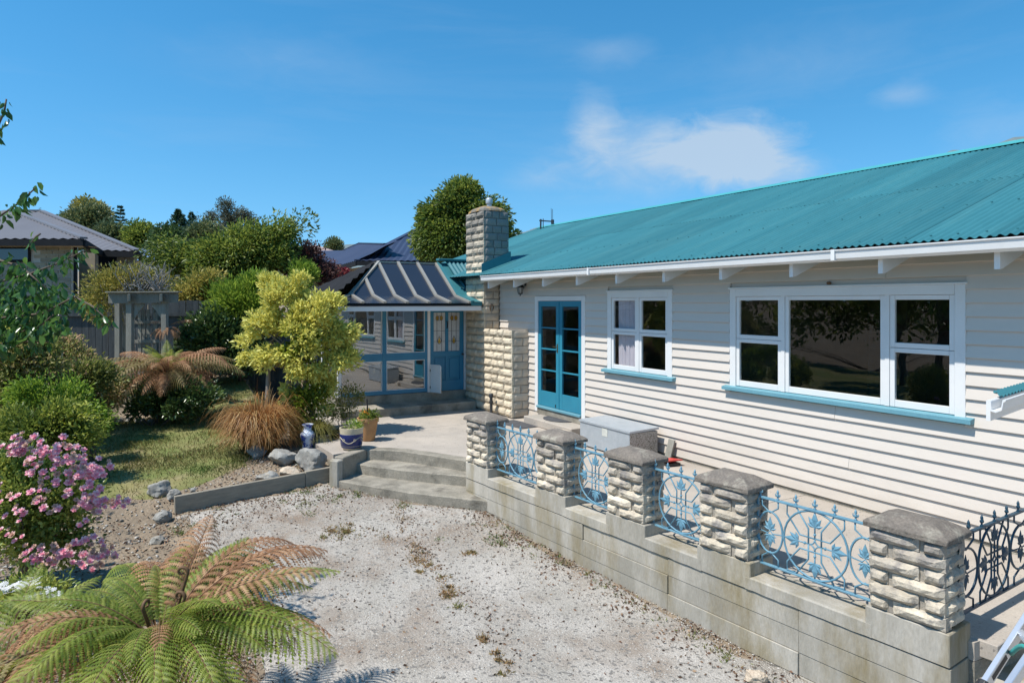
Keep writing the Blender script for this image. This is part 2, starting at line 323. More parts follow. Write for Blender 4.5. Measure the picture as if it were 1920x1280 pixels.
def clip_poly(poly, ax, lo, hi):
    for sgn, lim in ((1, lo), (-1, -hi)):
        out = []; n = len(poly)
        for i in range(n):
            p, q = poly[i], poly[(i+1) % n]; a = sgn*p[ax]-lim; b = sgn*q[ax]-lim
            if a >= 0: out.append(p)
            if (a >= 0) != (b >= 0):
                t = a/(a-b); out.append(tuple(p[k]+(q[k]-p[k])*t for k in range(len(p))))
        poly = out
        if len(poly) < 3: return []
    return poly
def sheet(name, poly, step, m, off, parent=None):
    mb = MB(); xs = [p[0] for p in poly]; ys = [p[1] for p in poly]; poly = [tuple(p[:2]) for p in poly]
    i0 = math.floor(min(xs)/step); i1 = math.ceil(max(xs)/step); j0 = math.floor(min(ys)/step); j1 = math.ceil(max(ys)/step); ids = {}
    def edged(p):                                       # false on the rim, which dips under the soil
        for i in range(len(poly)):
            a, b = poly[i], poly[i-1]; dx, dy = b[0]-a[0], b[1]-a[1]; q = dx*dx+dy*dy; u = ((p[0]-a[0])*dx+(p[1]-a[1])*dy)/q
            if -.001 < u < 1.001 and abs((p[0]-a[0])*dy-(p[1]-a[1])*dx) < 1e-4*math.sqrt(q)+1e-6: return False
        return True
    for i in range(i0, i1):
        col = clip_poly(poly, 0, i*step, (i+1)*step)
        if not col: continue
        for j in range(j0, j1):
            c = clip_poly(col, 1, j*step, (j+1)*step)
            if len(c) < 3: continue
            ix = []
            for p in c:
                k = (round(p[0], 4), round(p[1], 4))
                if k not in ids: ids[k] = len(mb.v); mb.v.append((p[0], p[1], hz(p[0], p[1])+(off if edged(p) else -.03)))
                if ids[k] not in ix: ix.append(ids[k])
            if len(ix) >= 3: mb.f.append(tuple(ix)); mb.m.append(0)
    o = mb.build(name, m, parent)
    bm = bmesh.new(); bm.from_mesh(o.data); bmesh.ops.recalc_face_normals(bm, faces=bm.faces)
    if sum(f.normal.z for f in bm.faces) < 0: bmesh.ops.reverse_faces(bm, faces=bm.faces)
    bm.to_mesh(o.data); bm.free(); o.data.polygons.foreach_set('use_smooth', [True]*len(o.data.polygons)); return o
def ground():
    def axis(lo, a, b, hi, st):
        v = list(np.arange(a, b+1e-6, st)); s = st; x = a
        lo_l = []
        while x > lo: s *= 1.35; x -= s; lo_l.append(x)
        s = st; x = b; hi_l = []
        while x < hi: s *= 1.35; x += s; hi_l.append(x)
        return lo_l[::-1]+v+hi_l
    rs = axis(-1500, -13, 9, 1500, .22); fs = axis(-600, 1, 24, 2200, .22); n = len(fs)
    V = [];
    for r in rs:
        for f in fs:
            p = CF(r, f); V.append((p.x, p.y, hz(p.x, p.y)))
    F = [(i*n+j, i*n+j+1, (i+1)*n+j+1, (i+1)*n+j) for i in range(len(rs)-1) for j in range(n-1)]
    F = [f[::-1] for f in F]
    o = bpy.data.objects.new('ground', np_mesh('ground', V, F, [M['soil']], True)); link(o); props(o, 'dry brown garden soil under the planting', 'ground', kind='structure')
ground()
def hills():
    prof = [(-300, 470), (100, 478), (500, 470), (800, 460), (930, 449), (965, 441), (1000, 436), (1090, 424), (1150, 414), (1220, 402), (1290, 385), (1330, 374), (1370, 364), (1420, 354), (1500, 344), (1600, 329), (1700, 312), (1790, 292), (1840, 279), (1870, 270), (1900, 265), (1960, 258), (2100, 240), (2600, 220), (3600, 260)]
    pts = []
    for i in range(len(prof)-1):
        for k in range(14):
            t = k/14; x = prof[i][0]+(prof[i+1][0]-prof[i][0])*t; y = prof[i][1]+(prof[i+1][1]-prof[i][1])*t
            pts.append((x, y+1.2*noise.noise((x*.05, 3, 0))+.8*noise.noise((x*.3, 7, 0))))
    V = []; n = 7
    for x, y in pts:
        top = (574-y)/1280*900*1.02
        for j in range(n):
            t = j/(n-1); f = 560+t*400
            hgt = max(2, top*math.sin(t*math.pi/2)**1.3*(1+.06*noise.noise((x*.02, t*4, 1)) if j < n-1 else 1))
            p = CF((x-960)/1280*900*(f/900)**.5, f, 2.2+hgt); V.append(p)
    F = [(i*n+j, (i+1)*n+j, (i+1)*n+j+1, i*n+j+1) for i in range(len(pts)-1) for j in range(n-1)]
    o = bpy.data.objects.new('hills', np_mesh('hills', V, F, [M['hill']], True)); link(o); props(o, 'haze-tinted blue-grey hills rising behind the turquoise roof', 'hills', kind='structure')
hills()

lp2 = [CF(-7.6, 10.4), CF(-8.6, 7.5), CF(-7.8, 4), CF(-8, 1), CF(-17.5, 0), CF(-17.5, 14), CF(-9, 13.6)]
sheet('side_lawn', [tuple(p[:2]) for p in lp2], .5, M['lawn'], .016)
props(bpy.data.objects['side_lawn'], 'lawn running on beyond the left edge', 'lawn', kind='structure')
# terrace edge / steps from the picture
DFv = Vector((-.9951, -.0993, 0)); DNv = Vector((-.0993, .9951, 0)); FP0 = Vector((-2.36, -2.31, 0))   # along the balustrade (away) and inwards
def FW(t, n=0.0, z=0.0): return FP0+DFv*t+DNv*n+Vector((0, 0, z))
e1 = [PZ(689, 843, 0), PZ(720, 843.5, 0), PZ(753, 845.6, 0), PZ(800, 852, 0), PZ(870, 863, 0)]
e2 = [PZ(668, 868.5, -.15), PZ(695, 873, -.15), PZ(750, 880, -.15), PZ(808, 886, -.15), PZ(866, 891.5, -.15)]
e3 = [PZ(632, 900, -.29), PZ(657, 904, -.29), PZ(721, 915, -.29), PZ(779, 924, -.29), PZ(868, 933.5, -.29)]
def ext(e, a=.5, b=.0):
    d = (e[-1]-e[-2]).normalized(); d0 = (e[0]-e[1]).normalized(); return [e[0]+d0*b]+e[1:-1]+[e[-1]+d*a]
wallend = FW(5.8, .32)
dpoly = [BA, e3[0]+Vector((0, 0, 0)), e3[2], e3[-1], FW(5.7, .05), FW(-.1, .05), FW(-.1, 2.6), Vector((6, .2, 0)), Vector((9, -12, 0)), CF(-2.5, -4), CF(-1.9, 2.6), CF(-1.9, 4.0), CF(-1.95, 5.0), CF(-2.25, 6.0), CF(-2.95, 7.0), CF(-3.6, 7.6), CF(-3.95, 8.1), BB]
sheet('driveway', [tuple(p[:2]) for p in dpoly], .2, M['gravel'], .012)
props(bpy.data.objects['driveway'], 'pale grey gravel driveway in front of the concrete wall', 'driveway', kind='structure')
lpoly = [CF(-4.45, 8.75), CF(-5.5, 8.5), CF(-7.4, 10.0), CF(-7.6, 13.3), CF(-6.9, 13.8), CF(-7.3, 15.2), CF(-7.6, 17.0), CF(-5.6, 18), CF(-4.3, 17.8), CF(-3.6, 13.5), CF(-4.35, 11.4), CF(-3.85, 10.1)]
sheet('lawn', [tuple(p[:2]) for p in lpoly], .18, M['lawn'], .014)
props(bpy.data.objects['lawn'], 'dry patchy lawn beyond the timber edging', 'lawn', kind='structure')

# ------------------------------------------------------------------ terrace, steps, retaining wall
t = thing('terrace', 'raised concrete terrace along the weatherboard wall', 'terrace', (-8, -1.5, 0)); t['kind'] = 'structure'
inner = [FW(5.75, .30), FW(-.05, .30)]
left = [Vector((-9.86, -4.12, 0)), Vector((-12.0, -4.2, 0)), Vector((-13.4, -4.2, 0))]
poly = [tuple((p+Vector((-.578, .816, 0))*.13)[:2]) for p in ext(e1, .75)]+[tuple(p[:2]) for p in inner]+[(-2.25, -.012), (-13.16, -.012), (-13.16, -4.2)]+[tuple(p[:2]) for p in left[1::-1]]
cuts = [-14, -11.15, -7.9, -5.1, 0]
for a, b in zip(cuts[:-1], cuts[1:]):
    c = clip_poly(poly, 0, a+.004, b-.004)
    if len(c) > 2: MB().prism(c, -.12, 0).build('concrete_slab', M['slab'], t)
MB().prism([(p[0]*.9995, p[1]) for p in poly], -.6, -.125).build('terrace_base', M['step'], t)

t = thing('steps', 'three worn concrete steps rising from the gravel to the terrace', 'steps', tuple(e3[2][:2])+(-.42,)); t['kind'] = 'structure'
up = Vector((-.578, .816, 0))
def nosing(e, z, depth, z0, nm):
    e = ext(e, .35); fine = []
    for i in range(len(e)-1):
        k = max(2, int((e[i+1]-e[i]).length/.09))
        fine += [e[i].lerp(e[i+1], j/k) for j in range(k)]
    fine.append(e[-1]); mb = MB(); n = len(fine); V = []
    for i, p in enumerate(fine):
        w = .012*noise.noise((p.x*6, p.y*6, z*9)); q = p-up*w; ch = .012+.008*noise.noise((p.x*11, p.y*9, 2))
        V += [(q.x, q.y, z0), (q.x-up.x*.004, q.y-up.y*.004, z-ch), (q.x+up.x*ch, q.y+up.y*ch, z), (p.x+up.x*depth, p.y+up.y*depth, z), (p.x+up.x*depth, p.y+up.y*depth, z0)]
    F = [(i*5+k, (i+1)*5+k, (i+1)*5+k+1, i*5+k+1) for i in range(n-1) for k in range(4)]
    F += [(0, 1, 2, 3, 4), tuple((n-1)*5+k for k in (4, 3, 2, 1, 0))]
    o = mb.add(V, F).build(nm, M['step'], t); bm = bmesh.new(); bm.from_mesh(o.data); bmesh.ops.recalc_face_normals(bm, faces=bm.faces); bm.to_mesh(o.data); bm.free()
nosing(e2, -.15, .62, -.6, 'step_tread'); nosing(e3, -.29, .75, -.7, 'step_tread')
mb = MB()
nosing(e1, .004, .17, -.3, 'terrace_nosing')
# low side wall of the steps with its broken end block
w0, w1 = PZ(689, 841, .01), PZ(634, 861, .01)
sw = thing('step_side_wall', 'short chipped concrete wall closing the left end of the steps', 'low wall', tuple(w1[:2])+(-.42,))
d = (w1-w0).normalized(); nrm = Vector((-d.y, d.x, 0)); nrm = nrm if nrm.dot(RGT) < 0 else -nrm
MB().prism([tuple((w0-d*.05)[:2]), tuple((w1-d*.13)[:2]), tuple((w1-d*.13+nrm*.16)[:2]), tuple((w0-d*.05+nrm*.16)[:2])], -.6, .012).build('wall_body', M['step'], sw, bevel=.012)
MB().prism([tuple((w1-d*.12)[:2]), tuple((w1+d*.0)[:2]), tuple((w1+d*.01+nrm*.14)[:2]), tuple((w1-d*.12+nrm*.19)[:2])], -.6, -.012).build('end_block', M['conc'], sw, bevel=.014)
# timber edging
bt = thing('edging_beam', 'long grey timber beam on edge between the lawn bed and the gravel', 'timber edging', tuple(BA[:2])+(-.42,))
A = Vector((BA.x, BA.y, -.28)); B = Vector((BB.x, BB.y, -.33)); mid = A.lerp(B, .22)
off = Vector((RGT[0], RGT[1], 0))*.0
MB().bar(A, mid-(mid-A).normalized()*.003, .055, .25).build('timber', M['timber'], bt, bevel=.006)
MB().bar(mid+(B-mid).normalized()*.003, B, .05, .235).build('timber', M['timber'], bt, bevel=.006)

rw = thing('retaining_wall', 'stepped concrete retaining wall with board marks carrying the stone pillars', 'retaining wall', tuple(FW(2.5)[:2])+(-.55,))
TP = [0, 1.447, 2.585, 3.74, 5.24]; PL = .5
def fbox(mb, t0, t1, n0, n1, z0, z1):
    vs = [FW(a, b, c) for c in (z0, z1) for a, b in ((t0, n0), (t1, n0), (t1, n1), (t0, n1))]
    return mb.add(vs, [(0,1,2,3),(7,6,5,4),(4,5,1,0),(5,6,2,1),(6,7,3,2),(7,4,0,3)])
seams = [-.02, 1.02, 2.30, 3.45, 4.55, 5.76]
zs = [-.95, -.60, -.43, -.265, -.105]
for k in range(4):
    for i in range(5):
        a, b = seams[i], seams[i+1]; o_ = .028+.004*((k*3+i*5) % 4)
        fbox(MB(), a+.0015, b-.0015, o_, .30, zs[k]+.0015, zs[k+1]-.0015).build('concrete_lift', M['conc'], rw, bevel=.003)
for i in range(4):                                          # ledge between pillars, over an open crack
    a, b = TP[i]+PL-.03, TP[i+1]+.03; mb = MB(); n = 26; V = []
    for j in range(n+1):
        tt = a+(b-a)*j/n; zc = -.098+.006*noise.noise((tt*9, 3, i)); yy = .022+.003*noise.noise((tt*14, 8, i))
        V += [FW(tt, yy, zc), FW(tt, yy, -.008), FW(tt, yy+.012, .002), FW(tt, .30, .002), FW(tt, .30, zc)]
    F = [(j*5+k, j*5+k+1, (j+1)*5+k+1, (j+1)*5+k) for j in range(n) for k in range(4)]+[(4, 3, 2, 1, 0), tuple(n*5+k for k in range(5))]
    o = mb.add(V, F).build('ledge', M['conc'], rw); bm = bmesh.new(); bm.from_mesh(o.data); bmesh.ops.recalc_face_normals(bm, faces=bm.faces); bm.to_mesh(o.data); bm.free()
# return of the wall towards the house, past the corner pillar
mb = MB(); fbox(mb, -.02, .26, .35, 2.3, -.95, -.105).build('return_wall', M['conc'], rw, bevel=.004)
mb = MB(); fbox(mb, -.16, .28, .36, 2.3, -.103, .004).build('return_ledge', M['slab'], rw, bevel=.004)
mb = MB(); fbox(mb, -.42, -.03, .32, 2.3, -.95, -.24).build('lower_return_block', M['conc'], rw, bevel=.006)

def rock_face(L, H, D, seed, rough=.03, nx=7, nz=4, pull=.35):
    """one squared stone: rock face towards -y, length along x, height along z, back face on y=0"""
    V = []; F = []; r = random.Random(seed); ox = r.uniform(0, 99)
    for j in range(nz):
        for i in range(nx):
            u = i/(nx-1); w = j/(nz-1); x = (u-.5)*L; z = w*H
            ed = min(u, 1-u)*L; ez = min(w, 1-w)*H; e_ = min(1, min(ed, ez)/(H*.15))
            y = -D+rough*(1-e_)*1.0-(e_*rough*.45)-rough*.85*noise.noise((x*11+ox, z*17, seed))*e_-rough*.35*noise.noise((x*31, z*37, seed))
            if e_ < 1: x -= math.copysign(.004*r.random(), x); z += .004*r.uniform(-1, 1)*(1 if 0 < j < nz-1 else .5)
            V.append((x, y, z))
    F = [(j*nx+i, j*nx+i+1, (j+1)*nx+i+1, (j+1)*nx+i) for j in range(nz-1) for i in range(nx-1)]
    loop = [i for i in range(nx)]+[j*nx+nx-1 for j in range(1, nz)]+[(nz-1)*nx+i for i in range(nx-2, -1, -1)]+[j*nx for j in range(nz-2, 0, -1)]
    b = len(V); V += [(V[k][0], 0, V[k][2]) for k in loop]; n = len(loop)
    F += [(loop[(k+1) % n], loop[k], b+k, b+(k+1) % n) for k in range(n)]
    return V, F
def stone_mesh(L, H, D, seed, m, rough=.03, smooth=False, **k):
    V, F = rock_face(L, H, D, seed, rough, **k); me = bpy.data.meshes.new('stone'); me.from_pydata(V, [], F); me.materials.append(m)
    if smooth: me.polygons.foreach_set('use_smooth', [True]*len(F))
    me.update(); return me
PSH = .092
PS = {(n, s): stone_mesh(L, PSH-.005, D, 11*s+int(L*100), M['pstone'], .021) for n, L, D in (('long', .325, .105), ('short', .125, .10), ('wide', .30, .085)) for s in range(6)}
PANG = math.atan2(-DFv.y, -DFv.x)                           # local x of a pillar runs towards the viewer's right
def pillar(i, label):
    z0 = .115; c = FW(TP[i]+PL/2, .17, -.10)
    p = thing('fence_pillar', label, 'stone pillar', c, PANG, 'stone pillars along the terrace wall')
    lx, ly = PL/2-.005, .155
    mb = MB().box((-lx-.02, -ly+.008, 0), (lx+.02, ly+.012, z0+.098)); mb.build('base', M['conc'], p, bevel=.006, world=False)
    zb = z0+.102; n = 6
    MB().box((-lx+.075, -ly+.085, zb-.02), (lx-.075, ly-.07, zb+n*PSH+.01)).build('core', M['mortar'], p, world=False)
    MB().box((-lx+.018, -ly+.026, zb), (lx-.018, ly-.026, zb+n*PSH-.004)).build('mortar_bed', M['mortar'], p, world=False)
    r = random.Random(i*7+1)
    for k in range(n):
        z = zb+k*PSH+.003; fl = (k+i) % 2
        a, b = (('long', -lx+.165), ('short', lx-.07)) if fl else (('short', -lx+.07), ('long', lx-.165))
        for nm, x in (a, b):
            piece('stone', PS[(nm, r.randrange(6))], p, (x+r.uniform(-.004, .004), -ly+.098+r.uniform(-.008, .006), z))
            piece('stone', PS[(nm, r.randrange(6))], p, (-x, ly-.098+r.uniform(-.006, .008), z), (0, 0, math.pi))
        piece('stone', PS[('wide', r.randrange(6))], p, (lx-.085+r.uniform(-.008, .004), 0, z), (0, 0, math.pi/2), (.86, 1, 1))
        piece('stone', PS[('wide', r.randrange(6))], p, (-lx+.085+r.uniform(-.004, .008), 0, z), (0, 0, -math.pi/2), (.86, 1, 1))
    zc = zb+n*PSH; hx, hy = lx+.022, ly+.024; mb = MB(); V = []
    for (sx, sy, zz) in ((1, 1, 0), (1, 1, .034), (.93, .9, .052), (.55, .42, .098), (.3, .16, .103)):
        for (a, b) in ((-1, -1), (0, -1), (1, -1), (1, 0), (1, 1), (0, 1), (-1, 1), (-1, 0)):
            V.append((a*hx*sx+r.uniform(-.004, .004), b*hy*sy+r.uniform(-.004, .004), zc+zz+r.uniform(-.003, .003)))
    F = [(l*8+j, l*8+(j+1) % 8, (l+1)*8+(j+1) % 8, (l+1)*8+j) for l in range(4) for j in range(8)]+[tuple(range(8))[::-1], tuple(range(32, 40))]
    mb.add(V, F).build('cap', M['cap'], p, bevel=.004, world=False)
for i, lab in enumerate(('corner stone pillar nearest the ladder, ending the balustrade', 'stone pillar left of the wide iron panel, second from the corner',
                         'middle stone pillar of the row, in front of the galvanised box', 'stone pillar in front of the french door step, second from the steps', 'far stone pillar beside the concrete steps, with a broken cap')):
    pillar(i, lab)

# ------------------------------------------------------------------ wrought iron panels
def leaf_orn(mb, cx, cz, ang, s):
    base = Vector((cx, 0, cz)); 
    for a, l in ((0, 1.0), (.62, .74), (-.62, .74), (1.25, .55), (-1.25, .55)):
        d = Vector((math.cos(ang+a), 0, math.sin(ang+a))); w = Vector((-d.z, 0, d.x)); L = s*l
        p = [base, base+d*L*.5+w*L*.2, base+d*L, base+d*L*.5-w*L*.2]
        m_ = base+d*L*.5
        V = [p[0]+Vector((0, -.004, 0)), p[1]+Vector((0, -.003, 0)), p[2]+Vector((0, -.002, 0)), p[3]+Vector((0, -.003, 0)), m_+Vector((0, -.011, 0)), p[0]+Vector((0, .004, 0)), p[1]+Vector((0, .003, 0)), p[2]+Vector((0, .002, 0)), p[3]+Vector((0, .003, 0)), m_+Vector((0, .011, 0))]
        mb.add(V, [(0,3,4),(3,2,4),(2,1,4),(1,0,4),(5,9,8),(8,9,7),(7,9,6),(6,9,5),(0,1,6,5),(1,2,7,6),(2,3,8,7),(3,0,5,8)])
def ell(cx, cz, rx, rz, n=28): return [(cx+rx*math.cos(2*math.pi*k/n), 0, cz+rz*math.sin(2*math.pi*k/n)) for k in range(n+1)]
finm = None
def finial_mesh():
    mb = MB(); mb.lathe([(.011, 0), (.013, .006), (.007, .012), (.006, .022), (.014, .03), (.015, .037), (.006, .045), (.011, .056), (.009, .066), (.001, .082)], n=8)
    for s in (-1, 1): mb.tube([(s*.004, 0, .024), (s*.016, 0, .028), (s*.022, 0, .04), (s*.017, 0, .05)], [.004, .0045, .004, .002], 5)
    return mb.mesh('finial', M['iron'], True)
finm = finial_mesh(); find = finm.copy(); find.materials.clear(); find.materials.append(M['ironshade'])
RB = .0068
def railing(t0, t1, wide, label, base=None, rot=None, K=None):
    Wd = t1-t0; H = .53; zb = .095
    loc = base if base is not None else FW(t1, .17, 0)
    p = thing('railing_panel', label, 'iron railing', loc, PANG if rot is None else rot, 'blue wrought iron railing panels')
    zt = zb+H; cz = zb+H/2; cx = Wd/2; K = K or M['iron']
    for z, h in ((zt, .016), (zb, .014)):
        MB().bar((0, 0, z), (Wd, 0, z), .028, h).build('rail', K, p, bevel=.002, world=False)
    for x in (.008, Wd-.008): MB().bar((x, 0, zb+.008), (x, 0, zt-.008), .016, .016, (0, 1, 0)).build('post', K, p, world=False)
    rx = .258 if wide else min(.262, Wd/2-.025); rz = H/2-.008
    MB().tube(ell(cx, cz, rx, rz), .0085, 6, False).build('ring', K, p, True, world=False)
    mb = MB(); q = .052
    for sx in (-1, 1):
        x = lambda v: cx+sx*v
        lim = min(.25, Wd/2-.03)
        for sz in (-1, 1):
            z = lambda v: cz+sz*v; h = H/2-.01
            mb.tube([(x(q), 0, z(0)), (x(q), 0, z(.115)), (x(q+.10), 0, z(h))], RB, 5); mb.tube([(x(q+.10), 0, z(h)), (x(lim-.02), 0, z(h-.004)), (x(lim-.02), 0, z(h-.07)), (x(.12), 0, z(q)), (x(0), 0, z(q))], RB, 5)
    mb.tube([(cx, 0, cz-rz), (cx, 0, cz-.045)], RB*.9, 5); mb.tube([(cx, 0, cz+rz), (cx, 0, cz+.045)], RB*.9, 5)
    mb.tube([(cx-rx, 0, cz), (cx-.045, 0, cz)], RB*.9, 5); mb.tube([(cx+rx, 0, cz), (cx+.045, 0, cz)], RB*.9, 5)
    for a in (0, 1, 2, 3):                                  # interlaced knot at the centre
        c, s_ = math.cos(a*math.pi/2), math.sin(a*math.pi/2)
        arc = [(.045-.045*math.sin(u), .045-.045*math.cos(u)) for u in np.linspace(0, math.pi/2, 5)]
        mb.tube([(cx+c*X-s_*Z, 0, cz+s_*X+c*Z) for X, Z in arc], RB*.85, 5)
    mb.build('tracery', K, p, True, world=False)
    for dx, dz, a in ((0, .5, 1), (0, -.5, -1), (.5, 0, 0), (-.5, 0, 2)):
        m = MB(); leaf_orn(m, cx+dx*rx*1.05, cz+dz*rz*1.05, a*math.pi/2, .122); m.build('leaf_ornament', K, p, world=False)
    for dx, dz in ((0, .082), (0, -.082), (.082, 0), (-.082, 0)):
        m = MB(); m.lathe([(.001, -.014), (.012, -.004), (.012, .004), (.001, .014)], (cx+dx, 0, cz+dz), 6); m.build('bud', K, p, world=False)
    if wide:
        sx_ = (Wd/2-rx)/2-.004
        for s in (-1, 1):
            ex = cx+s*(rx+sx_+.006)
            MB().tube(ell(ex, cz, sx_-.006, .165), .0085, 6, False).build('side_ring', K, p, True, world=False)
            for sz in (-1, 1):
                m = MB(); z1_, z2_ = cz+sz*(H/2-.004), cz+sz*.205
                m.tube([(ex-sx_*.62, 0, z1_), (ex-sx_*.62, 0, z2_), (ex, 0, cz+sz*.155), (ex+sx_*.62, 0, z2_), (ex+sx_*.62, 0, z1_)], RB, 5); m.build('bracket_scroll', K, p, True, world=False)
            m = MB(); m.tube([(ex-sx_+.01, 0, cz), (ex-.02, 0, cz-.01), (ex, 0, cz+.012), (ex+.02, 0, cz-.01), (ex+sx_-.01, 0, cz)], RB*.8, 5); m.build('side_stem', K, p, True, world=False)
            for sz in (-1, 1):
                m = MB(); leaf_orn(m, ex, cz+sz*.018, sz*math.pi/2, .105); m.build('leaf_ornament', K, p, world=False)
    n = 7 if wide else 5
    for k in range(n): piece('finial', finm if K is M['iron'] else find, p, (.03+(Wd-.06)*k/(n-1), 0, zt+.007))
railing(TP[0]+PL-.03, TP[1]+.02, True, 'wide blue iron panel with three rings beside the corner pillar')
railing(TP[1]+PL-.03, TP[2]+.02, False, 'narrow blue iron panel right of the middle pillar')
railing(TP[2]+PL-.03, TP[3]+.02, False, 'narrow blue iron panel left of the middle pillar, before the metal box')
railing(TP[3]+PL-.03, TP[4]+.02, True, 'wide blue iron panel beside the far pillar at the steps')
railing(0, 1.28, True, 'shade-darkened blue iron panel turning from the corner pillar towards the house', FW(.09, .33, 0), PANG+math.pi/2-.03, M['ironshade'])
# ------------------------------------------------------------------ the weatherboard house
H0 = thing('weatherboard_house', 'long cream weatherboard house with turquoise corrugated roof and stone chimney', 'house', (-6, 0, 0))
XL, XR, BK = -17.2, 3.0, 8.4                                # far end, near end, depth
DOOR = (-10.93, -9.33, .17, 2.315); WIN1 = (-8.73, -7.25, 1.135, 2.37); WIN2 = (-6.195, -3.383, 1.13, 2.37)
def hbox(name, a, b, m, parent=None, bevel=0): return MB().box(a, b).build(name, m, parent or H0, bevel=bevel)
wall = MB()
xs = [XL, DOOR[0]+.05, DOOR[1]-.05, WIN1[0]+.05, WIN1[1]-.05, WIN2[0]+.05, WIN2[1]-.05, XR]
for a, b in ((xs[0], xs[1]), (xs[2], xs[3]), (xs[4], xs[5]), (xs[6], xs[7])): wall.box((a, .012, -.1), (b, .11, 2.72))
for o_ in (DOOR, WIN1, WIN2):
    if o_ is not DOOR: wall.box((o_[0]+.051, .013, -.1), (o_[1]-.051, .109, o_[2]+.02))
    else: wall.box((o_[0]+.051, .013, -.1), (o_[1]-.051, .109, .2))
    wall.box((o_[0]+.051, .013, o_[3]-.05), (o_[1]-.051, .109, 2.72))
wall = wall.build('wall', M['board'], H0)
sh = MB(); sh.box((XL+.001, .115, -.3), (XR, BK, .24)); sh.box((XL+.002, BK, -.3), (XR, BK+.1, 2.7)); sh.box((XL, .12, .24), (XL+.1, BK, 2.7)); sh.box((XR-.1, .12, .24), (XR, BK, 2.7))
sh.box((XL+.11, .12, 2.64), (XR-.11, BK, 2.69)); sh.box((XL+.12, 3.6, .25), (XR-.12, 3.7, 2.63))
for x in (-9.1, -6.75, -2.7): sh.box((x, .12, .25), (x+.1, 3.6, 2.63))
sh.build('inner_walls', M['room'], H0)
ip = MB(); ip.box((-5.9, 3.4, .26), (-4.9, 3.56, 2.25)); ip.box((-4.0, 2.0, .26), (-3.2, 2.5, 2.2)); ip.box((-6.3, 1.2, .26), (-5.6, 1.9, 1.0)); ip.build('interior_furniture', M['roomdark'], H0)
# gable ends
for x, w in ((XL+.02, 1), (XR-.02, -1)):
    MB().add([(x, .1, 2.6), (x, BK, 2.6), (x, 4.2, 4.2)], [(0, 1, 2), (2, 1, 0)]).build('gable_wall', M['board'], H0)
# weatherboards, one object per board and bay
EXP = .1265
def board_mesh(L):
    V = []; V += [(0, -.004, EXP+.008), (0, -.031, .003), (0, -.028, 0), (0, .011, 0), (0, .011, EXP+.008)]; n = 5
    V += [(L, y, z) for _, y, z in V]
    return MB().add(V, [(0, 1, 6, 5), (1, 2, 7, 6), (2, 3, 8, 7), (3, 4, 9, 8), (4, 0, 5, 9), (4, 3, 2, 1, 0), (5, 6, 7, 8, 9)]).mesh('weatherboard', M['board'])
bmesh_cache = {}
rb = random.Random(3)
for k in range(21):
    z = .045+k*EXP; seg = [(-12.31, XR)]
    for o_ in (DOOR, WIN1, WIN2):
        if z+EXP > o_[2]+.02 and z < o_[3]-.01:
            seg = [s for q in seg for s in ((q[0], min(q[1], o_[0])), (max(q[0], o_[1]), q[1])) if s[1]-s[0] > .02]
    for a, b in seg:
        if b-a > 6 and k % 2: parts = [(a, a+(b-a)*rb.uniform(.35, .6))]; parts.append((parts[0][1], b))
        else: parts = [(a, b)]
        for a2, b2 in parts:
            key = round(b2-a2, 3)
            if key not in bmesh_cache: bmesh_cache[key] = board_mesh(b2-a2-.003)
            piece('weatherboard', bmesh_cache[key], wall, tuple(Vector((a2, rb.uniform(-.0015, .0), z+rb.uniform(-.001, .001)))-Vector((-6, 0, 0))))
hbox('base_strip', (-9.2, -.012, -.06), (XR, .03, .04), M['step'])
mb = MB(); mb.box((-12.305, -.03, .03), (-12.27, -.001, 2.6)); 

# rafters' tails, gutter
for k in range(16):
    x = -11.9+k*1.0-.0225; V = [(x, .0, 2.62), (x, -.50, 2.60), (x, -.50, 2.465), (x, .012, 2.655-.0), (x+.045, .0, 2.62), (x+.045, -.50, 2.60), (x+.045, -.50, 2.465), (x+.045, .012, 2.655)]
    V = [(x, .011, 2.735), (x, -.505, 2.66), (x, -.505, 2.475), (x, -.46, 2.48), (x, .011, 2.665)]; V += [(a+.045, b, c) for a, b, c in V]
    MB().add(V, [(0, 1, 2, 3, 4), (9, 8, 7, 6, 5), (0, 5, 6, 1), (1, 6, 7, 2), (2, 7, 8, 3), (3, 8, 9, 4), (4, 9, 5, 0)]).build('rafter_tail', M['white'], H0)
roof = MB()                                                 # boarding under the sheets
PT = R_(19.7); EY, EZ = -.575, 2.735; RY = 4.2; SL = (RY-EY)/math.cos(PT); RZ = EZ+math.tan(PT)*(RY-EY)
roof.add([(XL-.2, EY+.07, EZ-.03), (XR, EY+.07, EZ-.03), (XR, RY, RZ-.05), (XL-.2, RY, RZ-.05), (XR, 2*RY-EY, EZ-.03), (XL-.2, 2*RY-EY, EZ-.03)], [(0, 1, 2, 3), (3, 2, 4, 5), (0, 5, 4, 1)])
roof = roof.build('roof', M['turq'], H0)
gut = MB(); prof = [(-.508, 2.725), (-.508, 2.625), (-.59, 2.61), (-.628, 2.635), (-.638, 2.70), (-.652, 2.712), (-.652, 2.722), (-.632, 2.722), (-.622, 2.70), (-.615, 2.645), (-.58, 2.625), (-.52, 2.635), (-.515, 2.725)]
xg = (-11.98, XR); n = len(prof)
gut.add([(x, y, z) for x in xg for y, z in prof], [tuple(range(n)), tuple(range(2*n-1, n-1, -1))]+[(i, (i+1) % n, n+(i+1) % n, n+i) for i in range(n)]).build('gutter', M['white'], H0)
mb = MB()
for x in (-4.3, -.5, -8.4): mb.box((x-.02, -.656, 2.618), (x+.02, -.60, 2.727))
mb.build('gutter_joint', M['white'], H0)
